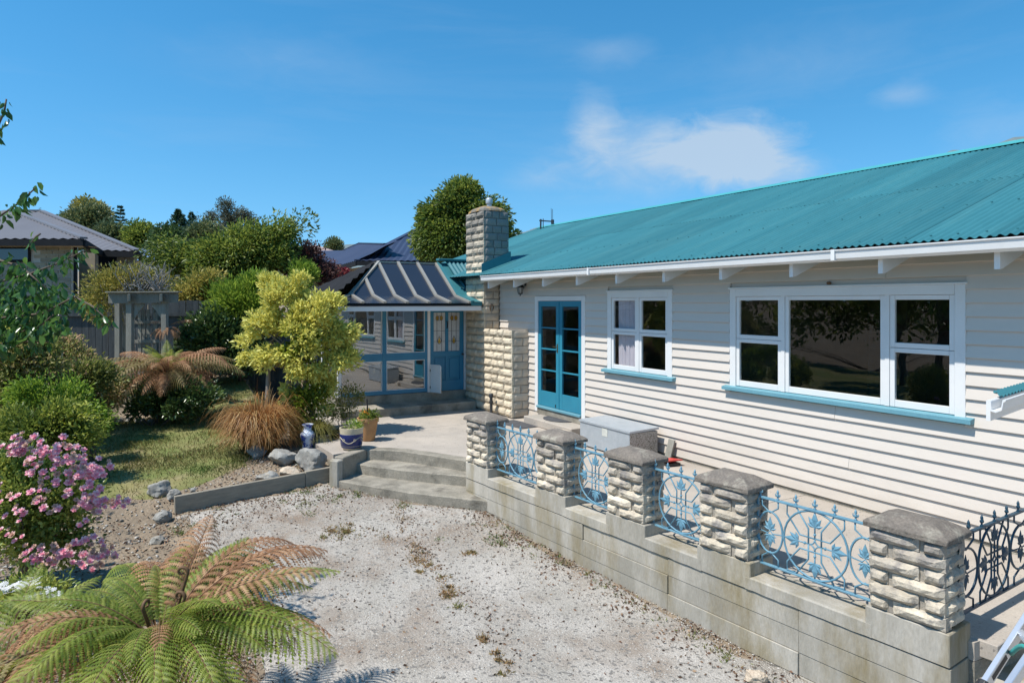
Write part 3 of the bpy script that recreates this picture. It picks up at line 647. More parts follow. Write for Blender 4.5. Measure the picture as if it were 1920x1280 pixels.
# corrugated sheets
def corr_mesh(wd, ln, pitch, amp, seg, m, rows=2):
    nx = int(round(wd/pitch*seg)); V = []
    for j in range(rows):
        for i in range(nx+1): V.append((i*pitch/seg, ln*j/(rows-1), amp*math.cos(2*math.pi*i/seg)))
    F = [(j*(nx+1)+i, j*(nx+1)+i+1, (j+1)*(nx+1)+i+1, (j+1)*(nx+1)+i) for j in range(rows-1) for i in range(nx)]
    n0 = len(V); q = V[:nx+1]; V += q+[(x, y, z-.004) for x, y, z in q]; n1 = n0+nx+1
    F += [(n0+i+1, n0+i, n1+i, n1+i+1) for i in range(nx)]
    me = bpy.data.meshes.new('roof_sheet'); me.from_pydata(V, [], F); me.materials.append(m); me.polygons.foreach_set('use_smooth', [True]*len(F)); me.update(); return me
SW = .762; half = SL/2+.06
sm = corr_mesh(SW+.03, half, .0762, .0105, 8, M['turq'])
nsh = int((XR+.1-XL+.2)/SW)+1; rr = random.Random(2)
for side in (0, 1):
    for row in (0, 1):
        for k in range(nsh):
            x = XL-.2+k*SW; s0 = row*(SL-half)
            y = EY+math.cos(PT)*s0; z = EZ+math.sin(PT)*s0+.012+.005*row+.004*(k % 2)
            lo = Vector((x, y, z))-Vector((-6, 0, 0))
            if side == 0: piece('roof_sheet', sm, roof, lo, (PT+rr.uniform(-.0006, .0006), 0, 0))
            elif row == 0 or True: piece('roof_sheet', sm, roof, Vector((x+SW, 2*RY-y, z))-Vector((-6, 0, 0)), (PT, 0, math.pi))
mb = MB(); V = []
for x in (XL-.22, XR+.02): V += [(x, RY-.20, RZ-.03), (x, RY-.035, RZ+.035), (x, RY, RZ+.052), (x, RY+.035, RZ+.035), (x, RY+.20, RZ-.03)]
M['ridge'] = mat('ridge_cap_paint', (.06, .32, .33), (.075, .36, .36), rough=.4, scale=2)
mb.add(V, [(i, i+5, i+6, i+1) for i in range(4)]).build('ridge_cap', M['ridge'], roof)
mb = MB()
for s0 in (.12, 1.25, 2.47, 3.7, SL-.25):
    for k in range(int((XR-XL)/.2286)):
        x = XL+.05+k*.2286; y = EY+math.cos(PT)*s0; z = EZ+math.sin(PT)*s0+.0275
        if -14 < x: mb.lathe([(.011, -.004), (.011, .003), (.004, .007)], (x-x % .0762+(XL-.2) % .0762, y, z), 5)
o = mb.build('roof_fixings', M['turq'], roof); o['kind'] = 'stuff'

# windows and door
def window(o_, cols, label=None, casing=.095, split=1.745, name='window', open_=None):
    x0, x1, z0, z1 = o_; y = -.028
    fr = MB()
    fr.box((x0, y, z0), (x0+casing, .012, z1)); fr.box((x1-casing, y, z0), (x1, .012, z1)); fr.box((x0+casing+.001, y-.002, z1-casing), (x1-casing-.001, .012, z1))
    fr.box((x0-.02, y-.012, z1+.001), (x1+.02, .012, z1+.02))
    fr = fr.build(name, M['white'], H0, bevel=.003)
    if label: fr['label'] = label
    MB().add([(x0-.075, y-.065, z0-.002), (x1+.075, y-.065, z0-.002), (x1+.075, .012, z0+.016), (x0-.075, .012, z0+.016), (x0-.075, y-.065, z0-.042), (x1+.075, y-.065, z0-.042), (x1+.075, .012, z0-.042), (x0-.075, .012, z0-.042)],
             [(0, 1, 2, 3), (7, 6, 5, 4), (0, 4, 5, 1), (1, 5, 6, 2), (2, 6, 7, 3), (3, 7, 4, 0)]).build('window_sill', M['sill'], fr)
    mu = MB()
    edges = [c[0] for c in cols]+[cols[-1][1]]
    for e in edges[1:-1]: MB().box((e-.024, y+.006, z0+.018), (e+.024, .012, z1-casing-.001)).build('mullion', M['white'], fr)
    for a, b, rows in cols:
        a2 = a+(.002 if a == cols[0][0] else .026); b2 = b-(.002 if b == cols[-1][1] else .026)
        zz = [(z0+.018, z1-casing-.003)] if rows == 1 else [(z0+.018, split-.002), (split+.002, z1-casing-.003)]
        for q, (za, zb) in enumerate(zz):
            f = .05; s = MB(); ys = y+.012 if (rows > 1 and q == 0) else y+.014
            bt = .07 if (q == 0) else .05
            s.box((a2, ys, za), (a2+f, .02, zb)); s.box((b2-f, ys, za), (b2, .02, zb)); s.box((a2+f+.001, ys+.001, za), (b2-f-.001, .02, za+bt)); s.box((a2+f+.001, ys+.001, zb-.045), (b2-f-.001, .02, zb))
            s.build('sash', M['white'], fr, bevel=.003)
            MB().box((a2+f-.006, .004, za+bt-.006), (b2-f+.006, .009, zb-.04)).build('pane', M['pane'], fr)
    return fr
c1 = (WIN1[0]+.096, (WIN1[0]+WIN1[1])/2, WIN1[1]-.096)
w1_ = window(WIN1, [(c1[0], c1[1], 2), (c1[1], c1[2], 2)])
w2_ = window(WIN2, [(WIN2[0]+.096, -5.39, 2), (-5.39, -4.13, 1), (-4.13, WIN2[1]-.096, 2)])
cu = MB(); V = []
for i in range(41):
    x = -8.53+i*.0108; V += [(x, .045+.014*math.sin(i*1.25)+.006*math.sin(i*.5), 2.3), (x, .045+.015*math.sin(i*1.25+.3)+.008*math.sin(i*.5), 1.17)]
cu.add(V, [(2*i, 2*i+1, 2*i+3, 2*i+2) for i in range(40)]).build('curtain', M['curtain'], w1_, True)

dx0, dx1, dz0, dz1 = DOOR; cs = .105
dr = MB(); dr.box((dx0, -.03, dz0), (dx0+cs, .012, dz1)); dr.box((dx1-cs, -.03, dz0), (dx1, .012, dz1)); dr.box((dx0+cs+.001, -.032, dz1-.085), (dx1-cs-.001, .012, dz1))
dr = dr.build('french_door', M['white'], H0, bevel=.003)
MB().add([(dx0+cs, -.065, .285), (dx1-cs, -.065, .285), (dx1-cs, .02, .30), (dx0+cs, .02, .30), (dx0+cs, -.065, .255), (dx1-cs, -.065, .255), (dx1-cs, .02, .255), (dx0+cs, .02, .255)],
         [(0, 1, 2, 3), (7, 6, 5, 4), (0, 4, 5, 1), (1, 5, 6, 2), (2, 6, 7, 3), (3, 7, 4, 0)]).build('threshold', M['sill'], dr)
MB().box((dx0+cs, -.04, .14), (dx1-cs, .02, .253)).build('threshold_board', M['step'], dr)
la, lb = dx0+cs+.004, dx1-cs-.004; mid = (la+lb)/2
for a, b in ((la, mid-.002), (mid+.002, lb)):
    s = MB(); st = .095; zt = dz1-.09; zb_ = .302
    s.box((a, -.018, zb_), (a+st, .02, zt)); s.box((b-st, -.018, zb_), (b, .02, zt)); s.box((a+st, -.016, zb_), (b-st, .019, zb_+.27)); s.box((a+st, -.016, zt-.10), (b-st, .019, zt))
    g0, g1 = zb_+.27, zt-.10
    for q in range(1, 4):
        zq = g0+(g1-g0)*q/4; s.box((a+st, -.014, zq-.013), (b-st, .016, zq+.013))
    lf = s.build('door_leaf', M['blue'], dr, bevel=.003)
    for q in range(4):
        MB().box((a+st-.004, .0, g0+(g1-g0)*q/4+.01), (b-st+.004, .005, g0+(g1-g0)*(q+1)/4-.01)).build('pane', M['pane'], dr)
MB().box((mid-.012, -.028, .304), (mid+.012, -.0185, dz1-.092)).build('meeting_strip', M['blue'], dr)
h = MB(); h.box((mid-.06, -.024, 1.30), (mid-.03, -.019, 1.46)); h.tube([(mid-.045, -.024, 1.40), (mid-.045, -.06, 1.40), (mid-.14, -.06, 1.405)], .008, 6); h.build('handle', M['brass'], dr)
MB().tube([(mid-.1, -.02, .31), (mid-.1, -.03, .37)], .008, 5).build('bolt', M['dark'], dr)

MB().lathe([(.0, -.02), (.022, -.015), (.028, .0), (.015, .015)], (-4.78, -.03, 2.415), 7).build('wall_fitting', M['rust'], H0)
# chimney with its hearth block, stone by stone
ch = MB(); ch.box((-13.11, -.355, 0), (-12.36, .16, 4.05)); ch.box((-12.36, -.355, 0), (-11.21, -.005, 1.55)); ch = ch.build('chimney', M['mortar'], H0)
CH = .15; rc = random.Random(5); zc0 = .03; cache = {}
def stone(L, H, D, m, rough, v):
    k = (round(L, 2), m, v, round(D, 3))
    if k not in cache: cache[k] = stone_mesh(L, H, D, v*17+int(L*50), M[m], rough)
    return cache[k]
def course(x0, x1, y, z, n, m, rough, D, parent, face):     # stones of one course along x (face -y) or along y (face +x)
    w = [rc.uniform(.75, 1.3) for _ in range(n)]; tot = sum(w); a = x0
    for q in w:
        b = a+(x1-x0)*q/tot; L = round(b-a-.007, 2); me = stone(L, CH-.009, D, m, rough, rc.randrange(3)); sc = (b-a-.007)/L
        if face == 'y': piece('stone', me, parent, Vector(((a+b)/2, y+rc.uniform(-.006, .004), z))-Vector((-6, 0, 0)), (0, 0, 0), (sc, 1, 1))
        else: piece('stone', me, parent, Vector((y+rc.uniform(-.002, .002), (a+b)/2, z))-Vector((-6, 0, 0)), (0, 0, math.pi/2), (sc, 1, 1))
        a = b
for k in range(27):
    z = zc0+k*CH
    low = z < 1.55
    course(-13.15, -12.325 if not low else -12.32, -.34, z, 3 if k % 2 else 2, 'stone', .02, .06, ch, 'y')
    if low: course(-12.315, -11.17, -.34, z, 3 if k % 2 else 4, 'stone', .022, .06, ch, 'y'); course(-.352, -.004, -11.235, z, 1+k % 2, 'stone_dressed', .008, .065, ch, 'x')
    elif z < 2.5: course(-.352, -.028, -12.385, z, 1+k % 2, 'stone_dressed', .008, .065, ch, 'x')
    else: course(-.352, .19, -12.385, z, 2 if k % 2 else 3, 'stone_dressed', .009, .065, ch, 'x')
    if z > 2.0:
        for y0 in (0,): course(-13.15, -12.325, .16, z, 2, 'stone_dressed', .01, -.03, ch, 'y')
        x = -13.09; me = stone(.5, CH-.009, .05, 'stone_dressed', .01, k % 3); piece('stone', me, ch, Vector((x, -.08, z))-Vector((-6, 0, 0)), (0, 0, -math.pi/2))
for q in range(8):                                          # loose top course of the hearth block is capped flat
    pass
MB().box((-12.30, -.37, 1.545), (-11.19, -.004, 1.60)).build('hearth_top', M['stone'], ch, bevel=.01)
mb = MB(); V = []; z = 4.08
for s, dz in ((1.0, 0), (.97, .04), (.8, .085), (.45, .125), (.2, .135)):
    for k in range(16):
        a = 2*math.pi*k/16; cx_, sy_ = math.cos(a), math.sin(a); e = (abs(cx_)**4+abs(sy_)**4)**-.25
        V.append((-12.735+.425*s*cx_*e, -.105+.30*s*sy_*e, z+dz+.008*noise.noise((cx_*3, sy_*3, dz*9))))
M['capst'] = mat('lichened_mortar_cap', (.2, .185, .16), (.15, .14, .12), rough=.95, scale=8, bump=.008, bscale=40, c3=(.42, .25, .08), s3=5, t3=(.42, .56))
mb.add(V, [(l*16+k, l*16+(k+1) % 16, (l+1)*16+(k+1) % 16, (l+1)*16+k) for l in range(4) for k in range(16)]+[tuple(range(64, 80))]).build('mortar_cap', M['capst'], ch)
fl = MB(); c = (-12.66, -.08, 4.15); fl.lathe([(.05, 0), (.05, .15)], c, 14); fl.lathe([(.045, .115), (.072, .12), (.074, .125), (.074, .215), (.068, .225), (.03, .245), (.0, .248)], c, 14)
smooth_angle(fl.build('flue_cowl', M['galv'], ch))
# flashing of the chimney on the roof
mb = MB(); rz = lambda y: EZ+math.tan(PT)*(y-EY)+.03
x = -12.315
mb.add([(x, -.44, rz(-.44)), (x, .24, rz(.24)), (x, .24, rz(.24)+.20), (x, -.44, rz(-.44)+.17), (x+.012, -.44, rz(-.44)), (x+.012, .24, rz(.24)), (x+.012, .24, rz(.24)+.20), (x+.012, -.44, rz(-.44)+.17)],
       [(3, 2, 1, 0), (4, 5, 6, 7), (3, 7, 6, 2), (0, 4, 7, 3), (1, 2, 6, 5)])
mb.add([(x, -.52, rz(-.52)-.002), (x+.16, -.52, rz(-.52)-.002), (x+.16, .3, rz(.3)-.002), (x, .3, rz(.3)-.002)], [(0, 1, 2, 3)])
mb.add([(-13.2, .24, rz(.24)), (x, .24, rz(.24)), (x, .22, rz(.24)+.2), (-13.2, .22, rz(.24)+.2)], [(0, 1, 2, 3)])
mb.build('chimney_flashing', M['turq'], ch)
hs = thing('wall_ornament', 'small dark ring ornament fixed to the shaded side of the chimney', 'ornament', (-12.315, -.21, 2.10))
MB().tube([(.008, .05*math.sin(a)*.8, .06*math.cos(a)) for a in np.linspace(-2.5, 2.5, 13)], .009, 6).build('iron_bow', M['rust'], hs, True, world=False)
MB().box((.0, -.035, -.07), (.012, -.015, -.058)).box((.0, .015, -.07), (.012, .035, -.058)).build('nail', M['rust'], hs, world=False)
ln = thing('wall_lantern', 'small black carriage lantern under the eave beside the chimney', 'wall lamp', (-11.28, -.02, 2.5))
L_ = MB(); L_.tube([(0, 0, .09), (0, -.07, .12), (0, -.12, .10), (0, -.12, .06)], .012, 6); L_.box((-.03, -.012, .02), (.03, .0, .14)); L_.build('bracket', M['black'], ln, world=False)
L_ = MB(); L_.lathe([(.012, .07), (.04, .045), (.085, .0), (.09, -.016), (.06, -.016)], (0, -.12, 0), 6); L_.build('lamp_hood', M['black'], ln, world=False)
MB().lathe([(.058, -.014), (.04, -.12)], (0, -.12, 0), 6).build('lamp_glass', M['lantern'], ln, world=False)
L_ = MB()
for k in range(6): a = k*math.pi/3; L_.tube([(.062*math.cos(a), -.12+.062*math.sin(a), -.012), (.043*math.cos(a), -.12+.043*math.sin(a), -.122)], .005, 4)
L_.lathe([(.045, -.12), (.042, -.135), (.015, -.15), (.012, -.175), (.0, -.18)], (0, -.12, 0), 6); L_.build('lamp_cage', M['black'], ln, world=False)
# aerial on the ridge
an = thing('aerial', 'thin grey aerial mast frame on the far end of the ridge', 'aerial', (-16.6, 4.15, RZ))
a0 = P(1012, 437, 19.9); K = .0155
def ap(px, py): return P(px, py, 19.9)
m = MB(); m.tube([ap(1013.5, 440), ap(1014, 411)], .025, 6); m.build('mast', M['dark'], an)
m = MB(); m.tube([ap(1011, 413.5), ap(1039, 415.5)], .02, 6); m.tube([ap(1036, 412), ap(1036, 420)], .045, 6); m.build('cross_arm', M['dark'], an)
m = MB(); m.tube([ap(1018.5, 410), ap(1018.5, 434)], .012, 5); m.tube([ap(1033.5, 391), ap(1034.5, 430)], .007, 5); m.tube([ap(1036, 392), ap(1036.5, 430)], .007, 5); m.build('rod', M['dark'], an)

# ------------------------------------------------------------------ the sunroom
def corr_poly(mb, poly, rib, pitch, amp, seg=4, lift=0.0):
    poly = [Vector(p) for p in poly]; n = (poly[1]-poly[0]).cross(poly[2]-poly[0]).normalized()
    if n.z < 0: n = -n
    rib = (Vector(rib)-n*n.dot(Vector(rib))).normalized(); a = rib.cross(n); o = poly[0]
    q = [((p-o).dot(a), (p-o).dot(rib)) for p in poly]; st = pitch/seg
    i0, i1 = math.floor(min(x for x, _ in q)/st), math.ceil(max(x for x, _ in q)/st)
    wv = lambda x: amp*math.cos(2*math.pi*x/pitch)
    for i in range(i0, i1):
        c = clip_poly(q, 0, i*st, (i+1)*st)
        if len(c) < 3: continue
        t0, t1 = wv(i*st), wv((i+1)*st)
        vs = [o+a*x+rib*y+n*(lift+t0+(t1-t0)*(x-i*st)/st) for x, y in c]
        nn = (vs[1]-vs[0]).cross(vs[2]-vs[0])
        mb.add(vs if nn.dot(n) > 0 else vs[::-1], [tuple(range(len(vs)))])
    return mb
SR = thing('sunroom', 'glazed sunroom lean-to with dark glass roof and dull blue joinery beside the chimney', 'sunroom', (-13.2, -2, .16))
XF = -13.2; YL, YR = -3.12, -.36; XB = -15.7
MB().box((XF+.002, YL-.02, -.3), (XB, YR, .335)).build('foundation', M['step'], SR)
MB().box((-12.6, YL-.10, -.2), (XF-.3, YR-.05, .165)).build('front_step', M['step'], SR, bevel=.012)
MB().box((XB, YL, .34), (XB-.1, .1, 2.3)).build('back_wall', M['board'], SR)
MB().box((XF-.2, .02, .34), (XB, .1, 2.3)).build('inner_wall', M['board'], SR)
B_ = M['dullblue']
fr = MB(); y_mu = (-2.18, -1.25); zb0, zt0 = .345, 2.12; zm = (1.02, 1.17)
fr.box((XF-.06, YL, zb0), (XF, y_mu[1], zb0+.075)); fr.box((XF-.06, YL, zt0-.06), (XF, YR, zt0+.1))
fr.box((XF-.058, y_mu[0]-.045, zb0+.076), (XF-.002, y_mu[0]+.045, zt0-.061)); fr.box((XF-.059, YL, zb0+.076), (XF-.001, YL+.06, zt0-.061)); fr.box((XF-.059, y_mu[1]-.055, zb0+.076), (XF-.001, y_mu[1], zt0-.061))
for a, b in ((YL+.061, y_mu[0]-.046), (y_mu[0]+.046, y_mu[1]-.056)): fr.box((XF-.057, a, zm[0]), (XF-.003, b, zm[1]))
fr.build('window_frame', B_, SR)
for a, b in ((YL+.061, y_mu[0]-.046), (y_mu[0]+.046, y_mu[1]-.056)):
    for z0, z1 in ((zb0+.076, zm[0]), (zm[1], zt0-.06)):
        g = MB().box((XF-.034, a, z0), (XF-.028, b, z1)).build('pane', M['filmpane'], SR)
        m = MB(); w = .012
        m.box((XF-.026, a, z0), (XF-.008, a+w, z1)); m.box((XF-.026, b-w, z0), (XF-.008, b, z1)); m.box((XF-.026, a+w, z0), (XF-.008, b-w, z0+w)); m.box((XF-.026, a+w, z1-w), (XF-.008, b-w, z1)); m.build('glazing_bead', M['white'], SR)
wp = MB(); wp.box((XF-.07, y_mu[1]+.001, .336), (XF+.012, y_mu[1]+.06, zt0-.061)); wp.box((XF-.07, YR-.045, .336), (XF+.012, YR+.02, zt0-.061)); wp.build('door_frame', M['white'], SR)
d0, d1 = y_mu[1]+.065, YR-.05
s = MB(); xq = XF-.012; st = .085; dm = (d0+d1)/2
s.box((xq-.04, d0, .34), (xq, d0+st, 2.06)); s.box((xq-.04, d1-st, .34), (xq, d1, 2.06)); s.box((xq-.04, d0+st, .34), (xq-.001, d1-st, .56)); s.box((xq-.04, d0+st, 1.06), (xq-.001, d1-st, 1.17)); s.box((xq-.04, d0+st, 1.99), (xq-.001, d1-st, 2.06)); s.box((xq-.04, dm-.035, .56), (xq-.002, dm+.035, 1.06)); s.box((xq-.04, dm-.035, 1.17), (xq-.002, dm+.035, 1.99))
dl = s.build('door', B_, SR, bevel=.004)
for a, b in ((d0+st, dm-.035), (dm+.035, d1-st)):
    m = MB(); m.box((xq-.03, a, .56), (xq-.024, b, 1.06)); m.box((xq-.024, a+.03, .60), (xq-.01, b-.03, 1.02)); m.build('door_panel', B_, dl, bevel=.006)
    MB().box((xq-.03, a, 1.17), (xq-.024, b, 1.99)).build('leadlight_pane', M['obscure'], dl)
    m = MB(); w = b-a; c = (a+b)/2
    for u in (.3, .7): m.bar((xq-.021, a+w*u, 1.17), (xq-.021, a+w*u, 1.99), .006, .006, (1, 0, 0))
    for z in (1.38, 1.60): m.bar((xq-.021, a, z), (xq-.021, b, z), .006, .006, (1, 0, 0))
    for dy in (-.045, .045, 0): m.tube([(xq-.019, c+dy+.035*math.cos(k*.5), 1.87+.05*math.sin(k*.5)) for k in range(14)], .004, 4)
    m.tube([(xq-.019, c+.042*math.sin(u)*(1-.35*math.cos(u)), 1.385-.06*math.cos(u)+(.05 if abs(u-math.pi) < .2 else 0)) for u in np.linspace(0, 2*math.pi, 15)], .005, 4); m.build('lead_came', M['lead'], dl)
    m = MB()
    for dy in (-.045, .045): m.add([(xq-.022, c+dy+.033*math.cos(k*.5236), 1.87+.048*math.sin(k*.5236)) for k in range(12)], [tuple(range(12))])
    m.add([(xq-.0215, c+.03*math.sin(u), 1.385-.045*math.cos(u)+(.045 if abs(u-math.pi) < .2 else 0)) for u in np.linspace(0, 2*math.pi, 13)[:-1]], [tuple(range(12))])
    m.build('amber_glass', M['amber'], dl)
MB().tube([(xq, d1-.045, 1.10), (xq+.035, d1-.045, 1.10), (xq+.06, d1-.045, 1.10)], [.012, .014, .028], 8).build('door_knob', M['dark'], dl)
m = MB(); m.tube([(xq, dm, 1.66), (xq+.025, dm, 1.70), (xq+.03, dm, 1.78), (xq, dm, 1.80)], [.014, .012, .012, .016], 6); m.build('door_knocker', M['dark'], dl)
# left side of the sunroom: white posts and panes
sp = MB()
for x in np.linspace(XF-.03, XB+.04, 5): sp.box((x-.04, YL-.005, .34), (x+.04, YL+.055, 2.12))
sp.box((XF-.08, YL, .341), (XB+.1, YL+.05, .42)); sp.box((XF-.08, YL, 2.05), (XB+.1, YL+.05, 2.2)); sp.build('side_frame', M['white'], SR)
xsn = np.linspace(XF-.03, XB+.04, 5)
for a, b in zip(xsn[:-1], xsn[1:]): MB().box((a-.04, YL+.02, .42), (b+.04, YL+.026, 2.05)).build('side_pane', M['filmpane'], SR)
# fascia, soffit and roof
MB().box((-12.39, -3.52, 2.035), (-12.35, -.42, 2.13)).build('fascia', M['white'], SR, bevel=.003)
MB().box((-12.391, -3.5, 2.115), (XF, -.42, 2.128)).build('soffit', M['white'], SR)
MB().box((-12.391, -3.52, 2.035), (XB, -3.48, 2.13)).build('side_fascia', M['white'], SR)
MB().box((-12.36, -3.56, 2.133), (-12.33, -.42, 2.168)).build('gutter_edge', M['charcoal'], SR)
E = (-12.34, 2.185); Kx = (-13.04, 2.325); T = (-14.07, 3.055)
yh = lambda x: -3.57+(x-E[0])*(-3.57+2.01)/(E[0]-T[0])     # hip line in plan
yb = [-6.8+v for v in (3.906, 4.332, 4.78, 5.227, 5.675, 6.12)]
def rp(x, y):                                              # roof height along the profile
    z = E[1]+(E[0]-x)/(E[0]-Kx[0])*(Kx[1]-E[1]) if x > Kx[0] else Kx[1]+(Kx[0]-x)/(Kx[0]-T[0])*(T[1]-Kx[1])
    return Vector((x, y, z))
def hipx(y): return E[0]-(y+3.57)/1.56*(E[0]-T[0])
ys = [-3.57]+yb
for i in range(len(ys)-1):
    a, b = ys[i]+.004, ys[i+1]-.004
    V = [rp(E[0], a), rp(E[0], b)]; hx = [max(T[0], hipx(a)), max(T[0], hipx(b))]
    lowp = [rp(E[0], a), rp(E[0], b), rp(max(Kx[0], hx[1]), b), rp(max(Kx[0], hx[0]), a)]
    m = MB(); m.add(lowp, [(0, 1, 2, 3)])
    if hx[1] < Kx[0]:
        if hx[0] > Kx[0]:
            yk = -3.57+(E[0]-Kx[0])/(E[0]-T[0])*1.56; m.v[-1] = tuple(rp(hx[0], a)); m.add([rp(Kx[0], yk), rp(Kx[0], b), rp(hx[1], b)], [(0, 1, 2)]); m.add([rp(hx[0], a), rp(Kx[0], b), rp(Kx[0], yk)], [(0, 1, 2)])
        else:
            q = [rp(Kx[0], a), rp(Kx[0], b), rp(hx[1], b)]
            if a < -2.01 < b: q.append(rp(T[0], -2.01))
            q.append(rp(hx[0], a)); m.add(q, [tuple(range(len(q)))])
    m.build('roof_glass', M['tintglass'], SR)
for y in yb:
    hx = max(T[0], hipx(y)); pts = [rp(E[0], y), rp(Kx[0], y), rp(hx, y)] if hx < Kx[0] else [rp(E[0], y), rp(hx, y)]
    up_ = Vector((0, 0, .018)); m = MB()
    for p, q in zip(pts[:-1], pts[1:]): m.bar(p+up_, q+up_, .062, .042)
    for p in pts[1:2]: m.lathe([(.012, .02), (.012, .05), (.004, .055)], tuple(p), 6)
    m.build('glazing_bar', M['bar'], SR)
m = MB(); hp = [Vector((E[0], -3.57, E[1])), rp(Kx[0], yh(Kx[0])), Vector((T[0], -2.01, T[1]))]
m.bar(hp[0]+Vector((0, 0, .02)), hp[1]+Vector((0, 0, .02)), .075, .04); m.bar(hp[1]+Vector((0, 0, .02)), hp[2]+Vector((0, 0, .02)), .075, .04); m.bar((T[0], -2.01, T[1]+.01), (T[0], -.68, T[1]+.01), .05, .03); m.build('hip_bar', M['bar'], SR)
m = MB(); pl = [(E[0], -3.60, E[1]), (T[0], -2.03, T[1]+.02), (XB-.1, -3.60, E[1])]
corr_poly(m, pl, (0, 1, .6), .22, .02, 4, .02); m.build('side_roof', M['charcoal'], SR)
m = MB(); m.add([(T[0], -2.01, T[1]), (T[0], .3, T[1]), (XB-.1, .3, E[1]), (XB-.1, -3.6, E[1])], [(0, 1, 2, 3)]); m.box((T[0]-.06, -2.02, T[1]+.005), (T[0]-.02, -.7, T[1]+.05)); m.build('roof_deck', M['charcoal'], SR)
# turquoise part of the roof against the chimney
yt = yb[-1]
m = MB(); m.add([rp(E[0]+.01, yt+.03)+Vector((0, 0, .03)), rp(E[0]+.01, -.41)+Vector((0, 0, .03)), rp(Kx[0], -.41)+Vector((0, 0, .03)), rp(Kx[0], yt+.03)+Vector((0, 0, .03))], [(0, 1, 2, 3)])
m.add([rp(Kx[0], yt+.03)+Vector((0, 0, .03)), rp(Kx[0], -.2)+Vector((0, 0, .03)), rp(T[0], -.2)+Vector((0, 0, .03)), rp(T[0], yt+.03)+Vector((0, 0, .03))], [(0, 1, 2, 3)])
m.bar(rp(E[0]+.01, yt+.05)+Vector((0, 0, .02)), rp(Kx[0], yt+.05)+Vector((0, 0, .02)), .07, .07); m.bar(rp(Kx[0], yt+.05)+Vector((0, 0, .02)), rp(T[0], yt+.05)+Vector((0, 0, .02)), .07, .07)
m.box((E[0]-.01, yt+.02, 2.135), (E[0]+.016, -.42, 2.20)); m.build('flashing', M['turq'], SR)
m = MB(); lf = Vector((0, 0, .085)); xe = -13.16
corr_poly(m, [rp(xe, yt+.19)+lf, rp(xe-.0, .25)+lf, rp(T[0], .25)+lf, rp(T[0], yt+.19)+lf], (-1, 0, .71), .1, .016, 6, .02); smooth_angle(m.build('roof_sheet', M['turq'], SR), 60)
m = MB(); m.box((xe-.05, yt+.2, rp(xe, 0).z+.0), (xe-.09, .2, rp(xe, 0).z+.1)); m.build('verge_board', M['dullblue'], SR)
m = MB(); m.bar((T[0]+.03, yt+.02, T[1]+.10), (T[0]+.03, .3, T[1]+.10), .16, .05); m.build('ridge_flashing', M['turq'], SR, bevel=.01)
m = MB(); m.box((-13.2, yt+.46, 2.40), (-13.16, yt+.52, 2.62)); m.box((-13.23, yt+.35, 2.395), (-13.12, yt+.52, 2.42)); m.build('drip_flashing', M['dullblue'], SR)
wb = thing('white_panel', 'small white rounded board standing open beside the sunroom door', 'panel', (-13.14, y_mu[1]+.04, .34))
m = MB(); pr = [(.0, .0), (.30, .0), (.30, .53), (.285, .56), (.26, .575), (.0, .575)]; dirp = Vector((.93, .36, 0)).normalized(); nn = Vector((-dirp.y, dirp.x, 0))*.02
V = [dirp*u+Vector((0, 0, w)) for u, w in pr]; V += [v+nn for v in V]
m.add(V, [(5, 4, 3, 2, 1, 0), (6, 7, 8, 9, 10, 11)]+[(i, (i+1) % 6, 6+(i+1) % 6, 6+i) for i in range(6)]).build('board', M['white'], wb, world=False)
m = MB()
for z in (.1, .45): m.tube([(0.0, .0, z-.025), (0.0, .0, z+.025)], .011, 6)
m.build('hinge', M['dark'], wb, world=False)
# ------------------------------------------------------------------ small things on the terrace
bx = thing('storage_box', 'long galvanised steel storage box against the weatherboards', 'metal box', (-8.03, -.38, 0))
X0, X1, Y0, Y1, ZT = -8.62, -7.43, -.64, -.13, .37
MB().box((X0, Y0, .02), (X1-.012, Y1, ZT)).build('box_body', M['galv'], bx, bevel=.006)
MB().box((X1-.01, Y0+.004, .022), (X1, Y1-.004, ZT-.002)).build('end_panel', M['spangle'], bx)
MB().add([(X0-.015, Y0-.015, ZT+.003), (X1+.015, Y0-.015, ZT+.003), (X1+.015, Y1+.01, ZT+.02), (X0-.015, Y1+.01, ZT+.02), (X0-.015, Y0-.015, ZT+.03), (X1+.015, Y0-.015, ZT+.03), (X1+.015, Y1+.01, ZT+.05), (X0-.015, Y1+.01, ZT+.05)],
         [(3, 2, 1, 0), (4, 5, 6, 7), (0, 1, 5, 4), (1, 2, 6, 5), (2, 3, 7, 6), (3, 0, 4, 7)]).build('lid', M['galv'], bx)
MB().box((X0+.56, Y0-.004, .24), (X0+.69, Y0-.0005, .36)).build('pale_patch', mat('worn_label', (.62, .62, .56), rough=.7), bx)
MB().box((X0+.05, Y0+.05, 0), (X1-.05, Y1-.05, .019)).build('runner', M['dark'], bx)
dm_ = thing('door_step', 'worn concrete step below the blue french doors', 'step', (-10.0, -.22, 0))
MB().prism([(-10.72, -.40), (-9.2, -.40), (-9.2, -.013), (-10.72, -.013)], .002, .135).build('step_block', M['slab'], dm_, bevel=.012)
bk = MB().box((-9.42, -.47, .002), (-9.215, -.405, .10)).build('brick', M['stone_dressed'], dm_, bevel=.006)
m1 = thing('door_mat', 'flat dark grey door mat lying on the terrace in front of the door step', 'door mat', (-10.62, -.58, 0), R_(6))
MB().box((-.40, -.2, .002), (.40, .2, .014)).build('mat', M['mat'], m1, world=False)
m2 = thing('half_round_mat', 'half round dark mat lying on the door step', 'door mat', (-10.05, -.05, .136))
MB().prism([(-.36, .0)]+[(-.36*math.cos(a), -.27*math.sin(a)) for a in np.linspace(.2, math.pi-.2, 12)]+[(.36, .0)], .001, .012).build('mat', M['mat'], m2, world=False)
